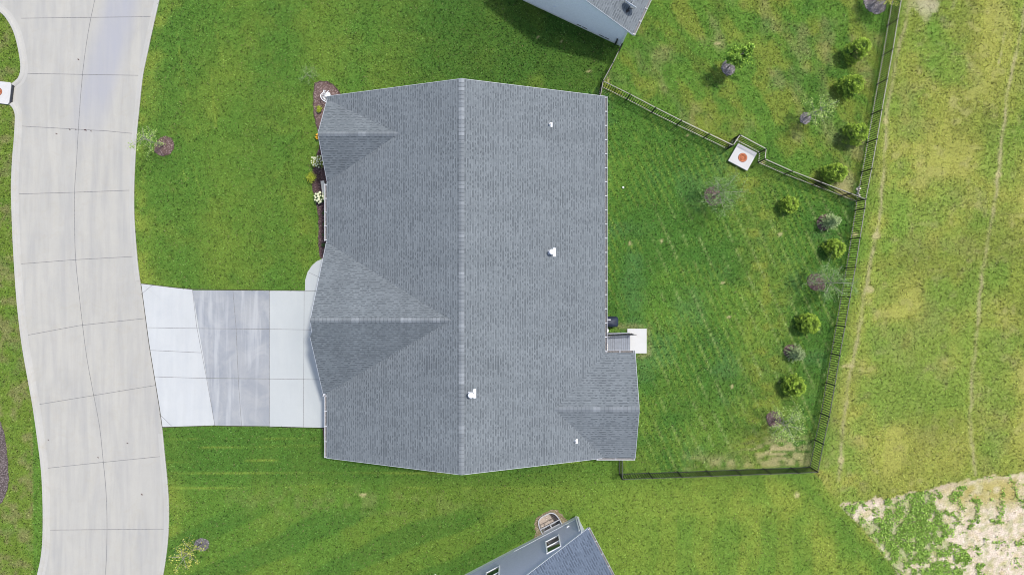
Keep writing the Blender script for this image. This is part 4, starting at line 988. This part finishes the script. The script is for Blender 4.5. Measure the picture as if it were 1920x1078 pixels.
# air conditioner, mostly below the frame
AC = W(812, 1094); ac = thing('air_conditioner', 'louvred grey outdoor air conditioning unit standing on the grass near the slate blue house', 'air conditioner', tuple(AC))
rz = math.radians(30); b = MB(); b.box((AC.x, AC.y, 0.42), (0.70, 0.70, 0.74), rz); b.build('body', M['siding_grey'], ac, bevel=0.03)
b = MB()
for k in range(13):
    o_ = -0.33+k*0.055; ca, sa = math.cos(rz), math.sin(rz)
    b.bar((AC.x+o_*ca-0.35*-sa*-1*1.0, AC.y+o_*sa+0.345*ca*-1, 0.805), (AC.x+o_*ca-0.345*sa, AC.y+o_*sa+0.345*ca, 0.805), 0.022, 0.02)
b.build('grille', M['fascia'], ac)
b = MB(); b.box((AC.x, AC.y, 0.02), (0.9, 0.9, 0.08), rz); b.build('pad', M['found'], ac)

# ------------------------------------------------------------------ catch basin in the fence jog
cb = thing('catch_basin', 'square white concrete catch basin with orange rusty lid in the fence notch', 'storm drain', W(1392.5, 294.5))
CB = [(1384.4, 268.8), (1419.6, 287.1), (1401.2, 320.3), (1365.5, 301.4)]; zc = 0.26
top = [W(x, y, zc) for x, y in CB]; cen = sum(top, Vector())/4
b = MB(); b.prism([(p.x, p.y) for p in top], zc-0.12, zc); b.build('slab', M['pad'], cb, bevel=0.012)
b = MB(); b.prism([(cen.x+(p.x-cen.x)*0.90, cen.y+(p.y-cen.y)*0.90) for p in top], -0.05, zc-0.12); b.build('chamber', M['found'], cb)
b = MB(); e0, e1 = top[3], top[2]; b.bar(e0.lerp(e1, 0.18)+Vector((0.06, 0.08, -0.17)), e0.lerp(e1, 0.82)+Vector((0.06, 0.08, -0.17)), 0.12, 0.10); b.build('opening', M['black'], cb)
manhole(cb, W(1392.5, 295.8, zc), 0.275, zc)

# ------------------------------------------------------------------ metal fences
def fence(name, pts, label, h=1.22, start_post=True, end_post=True):
    P = [W(x, y) for x, y in pts]; f = thing(name, label, 'fence', tuple(P[0]))
    for i in range(len(P)-1):
        a, c = P[i], P[i+1]; d = (c-a); L = d.length; d = d.normalized(); b = MB()
        a2, c2 = a+d*0.034, c-d*0.034
        for z in (0.12, h): b.bar(a2+Vector((0, 0, z)), c2+Vector((0, 0, z)), 0.040, 0.034)
        n = max(2, round(L/0.143))
        for k in range(1, n):
            q = a.lerp(c, k/n); b.bar(q+Vector((0, 0, 0.07)), q+Vector((0, 0, h-0.012)), 0.030, mi=1)
        b.build('panel', [M['black'], M['picket']], f)
    for i, p in enumerate(P):
        if (i == 0 and not start_post) or (i == len(P)-1 and not end_post): continue
        b = MB(); b.box((p.x, p.y, (h+0.03)/2-0.03), (0.066, 0.066, h+0.09)); b.lathe((p.x, p.y, h+0.06), [(0.042, 0), (0.03, 0.012)], 4)
        b.build('post', M['picket'], f)
    return f
fence('fence', FENCE_E, 'long black metal fence between the back yards and the yellowish meadow')
fence('fence', FENCE_S, 'black metal fence along the bottom edge of the middle back yard', start_post=False)
fence('fence', FENCE_DIV_A, 'black metal dividing fence from the grey roof corner to the concrete catch basin')
fence('fence', FENCE_JOG, 'black metal fence stepping round the back of the concrete catch basin', start_post=False)
fence('fence', FENCE_DIV_B, 'black metal dividing fence from the catch basin to the meadow fence', start_post=False, end_post=False)
fence('fence', FENCE_TOP, 'short black metal fence up to the corner of the pale blue house', start_post=False)
fence('fence', FENCE_HOUSE, 'short black fence piece running under the upper roof corner of the middle house', start_post=False)
fence('fence', FENCE_SE, 'short black fence piece running under the lower wing of the middle house', start_post=False)

# ------------------------------------------------------------------ plants
def leaf_mesh(name, P, size, m, parent, up=0.5, seed=1, long=1.5, rnd=None):
    """cloud of small leaf quads; P: (n,3) centres"""
    r = np.random.RandomState(seed); n = len(P); P = np.asarray(P, float)
    d = r.normal(size=(n, 3)); d[:, 2] = d[:, 2]*0.6+0.2; d /= np.linalg.norm(d, axis=1)[:, None]
    q = r.normal(size=(n, 3)); q[:, 2] += 0.0; s = np.cross(d, q); s /= np.linalg.norm(s, axis=1)[:, None]
    sz = size*r.uniform(0.6, 1.3, n)[:, None]
    V = np.stack([P-d*sz*long*0.5, P+s*sz*0.42, P+d*sz*long*0.5, P-s*sz*0.42], 1).reshape(-1, 3)
    me = bpy.data.meshes.new(name); me.vertices.add(n*4); me.vertices.foreach_set('co', V.ravel())
    me.loops.add(n*4); me.loops.foreach_set('vertex_index', np.arange(n*4, dtype=np.int32)); me.polygons.add(n)
    me.polygons.foreach_set('loop_start', np.arange(0, n*4, 4, dtype=np.int32)); me.polygons.foreach_set('loop_total', np.full(n, 4, np.int32)); me.update(calc_edges=True)
    at = me.attributes.new('leafrand', 'FLOAT', 'POINT'); rv = r.rand(n) if rnd is None else np.clip(rnd+r.uniform(-0.25, 0.25, n), 0, 1)
    at.data.foreach_set('value', np.repeat(rv, 4).astype(np.float32)); me.materials.append(m)
    o = bpy.data.objects.new(name, me); COL.objects.link(o)
    if parent is not None: o.parent = parent
    return o
def local(b, name, m, parent, smooth=True):
    o = b.build(name, m, None, smooth=smooth); o.parent = parent; return o
def evergreen(px, py, h, R, label, seed, mat='ever_leaf', n=3000, cat='evergreen', lean=0.0, name='evergreen_shrub'):
    t_ = thing(name, label, cat, tuple(W(px, py)), 'evergreens along the fences'); r = np.random.RandomState(seed)
    b = MB(); b.tube([(0, 0, 0), (0.01, 0.01, h*0.5), (0, 0, h*0.9)], [0.05, 0.035, 0.01], 7); local(b, 'trunk', M['bark_dark'], t_)
    # upright sprays grouped in fans
    nf = 95; pts = []; rnd = []
    for i in range(nf):
        u = (i+r.rand())/nf; zb = 0.08*h+u*0.80*h; rp = R*(1-(zb/h)**1.7)**0.75*r.uniform(0.72, 1.12); a = r.rand()*2*np.pi
        c = np.array([np.cos(a)*rp*0.80, np.sin(a)*rp*0.80, zb]); out = np.array([np.cos(a), np.sin(a), 0.9]); out /= np.linalg.norm(out)
        k = n//nf; tt = r.rand(k)**0.7; tang = np.array([-np.sin(a), np.cos(a), 0.0])
        q = c+out*(tt[:, None]*0.30-0.10)+tang*(r.normal(size=k)*0.07*(1.1-0.3*tt))[:, None]+r.normal(size=(k, 3))*0.022
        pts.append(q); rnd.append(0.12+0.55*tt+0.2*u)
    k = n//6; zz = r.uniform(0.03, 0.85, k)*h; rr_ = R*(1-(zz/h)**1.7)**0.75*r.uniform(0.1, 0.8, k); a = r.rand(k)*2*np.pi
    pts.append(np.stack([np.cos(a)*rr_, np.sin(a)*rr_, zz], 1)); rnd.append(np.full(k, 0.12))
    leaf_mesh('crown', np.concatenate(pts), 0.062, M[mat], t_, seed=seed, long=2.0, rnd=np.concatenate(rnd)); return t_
EV = [(1594, 102, 1.95, 0.66, 'bushy evergreen nearest the top edge, left of the meadow fence', 1), (1583, 169, 1.95, 0.64, 'evergreen with cast shadow, second from the top along the meadow fence', 2),
      (1591, 256, 1.9, 0.64, 'dark bushy evergreen right beside the meadow fence, third from the top', 3), (1555, 329, 1.7, 0.62, 'bright evergreen just above the dividing fence near the fence junction', 4),
      (1473, 385, 1.25, 0.46, 'smallest round evergreen, alone on the lawn just below the dividing fence', 5), (1557, 467, 1.35, 0.52, 'golden green evergreen between the spiky pale pine and the sparse grey tree', 6),
      (1507, 606, 1.6, 0.60, 'yellow green evergreen just above the bluish spruce', 7), (1480, 720, 1.6, 0.60, 'yellow green evergreen just below the bluish spruce', 8)]
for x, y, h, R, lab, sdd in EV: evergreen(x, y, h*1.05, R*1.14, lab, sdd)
def conifer(px, py, h, R, label, seed, mat, cat, name):
    """young spruce/pine: whorls of radiating branches"""
    t_ = thing(name, label, cat, tuple(W(px, py))); r = np.random.RandomState(seed); pts = []; rnd = []
    b = MB(); b.tube([(0, 0, 0), (0, 0, h*0.95)], [0.04, 0.01], 7)
    for wv in range(9):
        z = h*(0.08+0.10*wv); rad = R*(1-z/h)**0.8+0.08; m = 9
        for k in range(m):
            a = 2*np.pi*(k+0.5*(wv % 2)+r.uniform(-.2, .2))/m; L = rad*r.uniform(0.8, 1.15); e = np.array([np.cos(a)*L, np.sin(a)*L, 0.18*L+(0.12 if wv > 6 else 0)])
            b.tube([(0, 0, z), tuple(e+np.array([0, 0, z]))], [0.010, 0.004], 4)
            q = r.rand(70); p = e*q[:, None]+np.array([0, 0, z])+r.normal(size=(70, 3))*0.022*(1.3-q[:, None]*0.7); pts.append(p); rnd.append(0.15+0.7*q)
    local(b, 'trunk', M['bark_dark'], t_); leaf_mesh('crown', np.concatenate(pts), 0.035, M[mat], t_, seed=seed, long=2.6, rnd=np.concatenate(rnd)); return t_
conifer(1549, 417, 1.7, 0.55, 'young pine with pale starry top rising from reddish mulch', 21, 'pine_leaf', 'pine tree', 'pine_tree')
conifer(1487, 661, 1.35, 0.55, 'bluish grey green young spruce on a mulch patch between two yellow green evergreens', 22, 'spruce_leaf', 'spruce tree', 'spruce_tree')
def sapling(px, py, h, R, label, seed, mat, nleaf, leafsize=0.06, bark='bark', nb=9, cat='young tree', name='young_tree', trunk=0.035, lo=0.4, shift=(0, 0)):
    t_ = thing(name, label, cat, tuple(W(px, py))); r = np.random.RandomState(seed); b = MB(); tips = []
    top = np.array([shift[0], shift[1], h*0.86]); b.tube([(0, 0, 0), tuple(top*0.5+np.array([0.02, 0, 0])), tuple(top)], [trunk, trunk*0.7, trunk*0.25], 8)
    for i in range(nb):
        u = lo+(0.95-lo)*i/(nb-1); st = top*u; a = i*2.4+r.uniform(-.4, .4); L = R*r.uniform(0.7, 1.1)*(1.05-0.35*u); e = st+np.array([np.cos(a)*L, np.sin(a)*L, L*r.uniform(0.35, 0.9)])
        mid = (st+e)/2+np.array([0, 0, 0.05]); b.tube([tuple(st), tuple(mid), tuple(e)], [trunk*0.42, trunk*0.28, trunk*0.1], 5)
        for _ in range(5):
            s_ = st+(e-st)*r.uniform(0.25, 1.0); q = s_+r.normal(size=3)*np.array([1, 1, 0.5])*R*0.26+np.array([0, 0, 0.08]); b.tube([tuple(s_), tuple(q)], [trunk*0.16, trunk*0.05], 4); tips.append((s_, q))
        tips.append((mid, e))
    pts = []
    for i in range(nleaf):
        s_, q = tips[r.randint(len(tips))]; f = r.rand()**0.6; pts.append(s_+(q-s_)*f+r.normal(size=3)*R*0.07)
    local(b, 'trunk', M[bark], t_); leaf_mesh('crown', np.array(pts), leafsize, M[mat], t_, seed=seed+5, long=1.5); return t_
sapling(306, 274, 3.1, 1.0, 'sparse green sapling on a round reddish mulch ring beside the road', 31, 'pale_leaf', 520, 0.055)
sapling(376, 1019, 2.9, 0.95, 'bare-limbed sapling with yellow green tufts on a round grey mulch ring in the lower lawn', 32, 'locust_leaf', 620, 0.065, nb=12, shift=(0.0, 0.05))
sapling(1365, 127, 3.1, 0.75, 'leafy bright green young tree on grey mulch in the upper right yard', 33, 'tree_leaf', 4200, 0.10, nb=14, lo=0.45)
sapling(1510, 221, 3.0, 0.95, 'pale sparse young tree on grey mulch above the dividing fence', 34, 'pale_leaf', 1200, 0.06)
sapling(1338, 368, 2.6, 1.45, 'wide airy grey green tree on reddish mulch just below the catch basin', 35, 'willow_leaf', 2500, 0.058, nb=16)
sapling(1534, 530, 2.3, 1.45, 'sparse spreading grey green tree leaning over the meadow fence', 36, 'willow_leaf', 1900, 0.055, nb=15)
sapling(1453, 786, 2.6, 1.35, 'airy light green tree on oval mulch in the lower corner of the back yard', 37, 'pale_leaf', 1700, 0.052, nb=14)
sapling(1640, 6, 3.0, 0.9, 'yellow leaved tree on a grey mulch ring at the top end of the meadow fence', 38, 'locust_leaf', 1500, 0.07)
sapling(589, 152, 1.9, 0.75, 'faint wispy grey sapling at the upper end of the front planting bed', 39, 'willow_leaf', 500, 0.03, nb=9, trunk=0.014)
# shrubs and flowers of the front bed
def shrub(px, py, R, h, label, seed, mat, n, flowers=0, fmat=None, frad=0.055, cat='shrub', name='shrub', leaf=0.055):
    t_ = thing(name, label, cat, tuple(W(px, py))); r = np.random.RandomState(seed); b = MB()
    for i in range(9): a = i*0.7+r.rand(); b.tube([(0, 0, 0), (math.cos(a)*R*.4, math.sin(a)*R*.4, h*.5), (math.cos(a)*R*.7, math.sin(a)*R*.7, h*.8)], [0.014, 0.010, 0.005], 5)
    local(b, 'stem', M['bark_dark'], t_)
    nc = 14; cc = []
    for i in range(nc):
        a = r.rand()*2*np.pi; q = R*0.75*math.sqrt(r.rand()); cc.append((math.cos(a)*q, math.sin(a)*q, h*(0.45+0.45*(1-(q/R)**2))))
    cc = np.array(cc); k = r.randint(nc, size=n); P = cc[k]+r.normal(size=(n, 3))*np.array([R*.22, R*.22, h*.14]); P[:, 2] = np.clip(P[:, 2], 0.03, None)
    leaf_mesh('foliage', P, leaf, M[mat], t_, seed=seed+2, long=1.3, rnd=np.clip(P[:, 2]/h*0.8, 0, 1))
    for i in range(flowers):
        a = i*2.39996; q = R*1.02*math.sqrt((i+0.5)/flowers); z = h*(0.75+0.40*(1-(q/R)**2))+0.04; b = MB(); f = frad*r.uniform(0.75, 1.25); prof = [(f*.3, -f*.6), (f*.9, -f*.3), (f, 0.1*f), (f*.75, f*.6), (f*.3, f*.85)]
        x_, y_ = math.cos(a)*q+r.normal()*0.02, math.sin(a)*q+r.normal()*0.02
        b.lathe((x_, y_, z), prof, 9); fo_ = local(b, 'flower', M[fmat], t_)
    return t_
shrub(600.5, 207, 0.20, 0.35, 'small lime green shrub in the bed below the white ornament', 51, 'lime_leaf', 420)
shrub(599.5, 258, 0.17, 0.35, 'small plant with orange yellow flowers at the small gable tip', 52, 'dark_leaf', 200, 12, 'flower_orange', 0.045, 'flowering plant', 'flowering_plant')
shrub(598.5, 305, 0.36, 0.55, 'hydrangea with many small white flower heads above the lime shrub', 53, 'lime_leaf', 700, 27, 'flower_white', 0.052, 'hydrangea', 'hydrangea_bush')
shrub(586, 335, 0.34, 0.45, 'round lime green shrub at the lawn edge of the planting bed', 54, 'lime_leaf', 900)
shrub(602, 372.5, 0.33, 0.5, 'hydrangea with larger cream flower heads at the end of the stone bench', 55, 'dark_leaf', 700, 17, 'flower_white', 0.075, 'hydrangea', 'hydrangea_bush')
shrub(614, 352, 0.18, 0.35, 'low green plant squeezed between the stone bench and the gutter', 56, 'tree_leaf', 350)
for x, y, lab in ((608, 400, 'small dark green plant in the mulch just below the cream hydrangea'), (609.5, 421, 'small dark green plant in the middle of the narrow mulch strip'), (608, 440, 'small dark green plant in the mulch strip, second from the path'), (606, 459, 'low dark plant in the mulch strip, nearest the path')):
    o = shrub(x, y, 0.14, 0.18, lab, int(x*7+y), 'dark_leaf', 130, leaf=0.04); o['group'] = 'small dark plants in the front bed'
# stone bench
bn = thing('stone_bench', 'narrow pale stone bench in the mulch between two cream hydrangeas', 'bench', tuple(W(605.5, 354)))
b = MB(); p0, p1 = W(604.5, 339.5, 0.42), W(608.5, 366, 0.42); b.bar(p0, p1, 0.21, 0.07); b.build('seat', M['stone'], bn, bevel=0.012)
for f in (0.18, 0.82): b = MB(); q = p0.lerp(p1, f); b.box((q.x, q.y, 0.20), (0.17, 0.10, 0.40)); b.build('leg', M['stone'], bn)
# white wire ornament (plant stand shaped like a tricycle) at the corner
orn = thing('garden_ornament', 'white metal tricycle shaped planter ornament at the upper roof corner', 'garden ornament', tuple(W(613, 186)))
oc = W(612, 187)
def ringp(c, r_, u, v, n=20): return [c+u*math.cos(2*math.pi*k/n)*r_+v*math.sin(2*math.pi*k/n)*r_ for k in range(n+1)]
X_, Y_, Z_ = Vector((1, 0, 0)), Vector((0, 1, 0)), Vector((0, 0, 1))
b = MB(); c_ = oc+Vector((-0.02, -0.02, 0.42)); tl = Vector((0.75, 0.45, 0.5)).normalized(); tu = tl.cross(Z_).normalized(); tv = tu.cross(tl)
b.tube(ringp(c_, 0.27, tu, tv), 0.022, 8)
for k in range(6): a = math.pi*k/6; b.tube([c_+(tu*math.cos(a)+tv*math.sin(a))*0.26, c_-(tu*math.cos(a)+tv*math.sin(a))*0.26], 0.010, 5)
b.build('front_wheel', M['white'], orn)
for s in (-1, 1):
    b = MB(); b.tube(ringp(oc+Vector((0.22+0.10*s, 0.20-0.14*s, 0.22)), 0.15, Vector((0.6, 0.8, 0)), Z_, 16), 0.018, 8); b.build('rear_wheel', M['white'], orn)
b = MB(); b.tube([c_, oc+Vector((0.05, 0.22, 0.75)), oc+Vector((0.02, 0.36, 0.80)), oc+Vector((0.10, 0.33, 0.78))], 0.024, 8); b.tube([oc+Vector((-0.10, 0.10, 0.82)), oc+Vector((0.04, 0.26, 0.78)), oc+Vector((0.20, 0.30, 0.84))], 0.020, 8); b.tube([oc+Vector((0.05, 0.22, 0.7)), oc+Vector((0.22, 0.20, 0.24))], 0.022, 8); b.build('frame', M['white'], orn)
b = MB(); b.lathe(oc+Vector((0.20, 0.16, 0.28)), [(0.08, 0), (0.16, 0.18), (0.17, 0.20), (0.14, 0.20), (0.12, 0.12)], 16); b.build('basket', M['white'], orn)

# weeds on the bare lot: uncountable ground cover
r = np.random.RandomState(8); n = 80000; X = r.uniform(1570, 1990, n); Y = r.uniform(880, 1110, n)
ins = inpoly(X, Y, SAND); d = 0.10+fbm(X, Y, 12, 631, 4)*0.95+0.27*np.exp(-((X-1700)/62)**2-((Y-1000)/62)**2)+0.22*np.exp(-((X-1800)/26)**2-((Y-1042)/16)**2)+0.2*np.exp(-((X-1730)/10)**2-((Y-945)/24)**2)+0.25*np.exp(-((X-1770)/50)**2-((Y-1070)/24)**2)-0.10*sst(1760, 1860, X)
keep = ins & (d+r.uniform(-0.10, 0.10, n) > 0.70); X, Y = X[keep], Y[keep]; wx = (X-NX)*H/F; wy = -(Y-NY)*H/F
o = leaf_mesh('weeds', np.stack([wx, wy, 0.03+0.16*r.rand(len(wx))*fbm(X, Y, 6, 9, 2)], 1), 0.085, M['weed_leaf'], None, seed=9, long=1.4); o['kind'] = 'stuff'; tag(o, 'bright green weeds spreading over the bare sandy lot', 'weeds')
# pale stones against the fence junction
rr = random.Random(5); 
st = None; b = MB()
for i in range(11):
    p = W(1609+rr.uniform(-2.5, 3), 352+i*1.6+rr.uniform(-1, 1)); s_ = rr.uniform(0.05, 0.09)
    b.lathe((p.x, p.y, 0), [(s_*.8, 0), (s_, s_*.3), (s_*.7, s_*.8), (s_*.2, s_)], 7)
o = b.build('pebbles', M['stone']); o['kind'] = 'stuff'; tag(o, 'little run of white pebbles beside the meadow fence junction', 'pebbles')
# things lying in the grass / on the road
for x, y, r_, lab in ((1168, 352, 0.07, 'white ball lying on the dark lawn beside the house'),):
    b = MB(); p = W(x, y); b.lathe((p.x, p.y, 0.0), [(r_*math.sin(a), r_-r_*math.cos(a)) for a in (0.2, 0.6, 1.0, 1.57, 2.1, 2.6, 2.95)], 14); tag(b.build('ball', M['white'], smooth=True), lab, 'ball')
b = MB(); rr = random.Random(12)
for x, y in ((147, 112), (184, 857), (239, 830), (266, 926), (131, 243), (160, 244), (171, 246), (106, 251), (91, 824), (142, 243)):
    p = W(x, y); k = rr.uniform(0.03, 0.06); b.box((p.x, p.y, 0.03), (k*1.6, k, 0.02), rr.uniform(0, 3)); b.box((p.x+k, p.y-k*.6, 0.028), (k, k*.8, 0.015), rr.uniform(0, 3))
o = b.build('leaf_litter', M['mulch_dark']); o['kind'] = 'stuff'; tag(o, 'scattered dark leaf scraps on the concrete road', 'leaf litter')
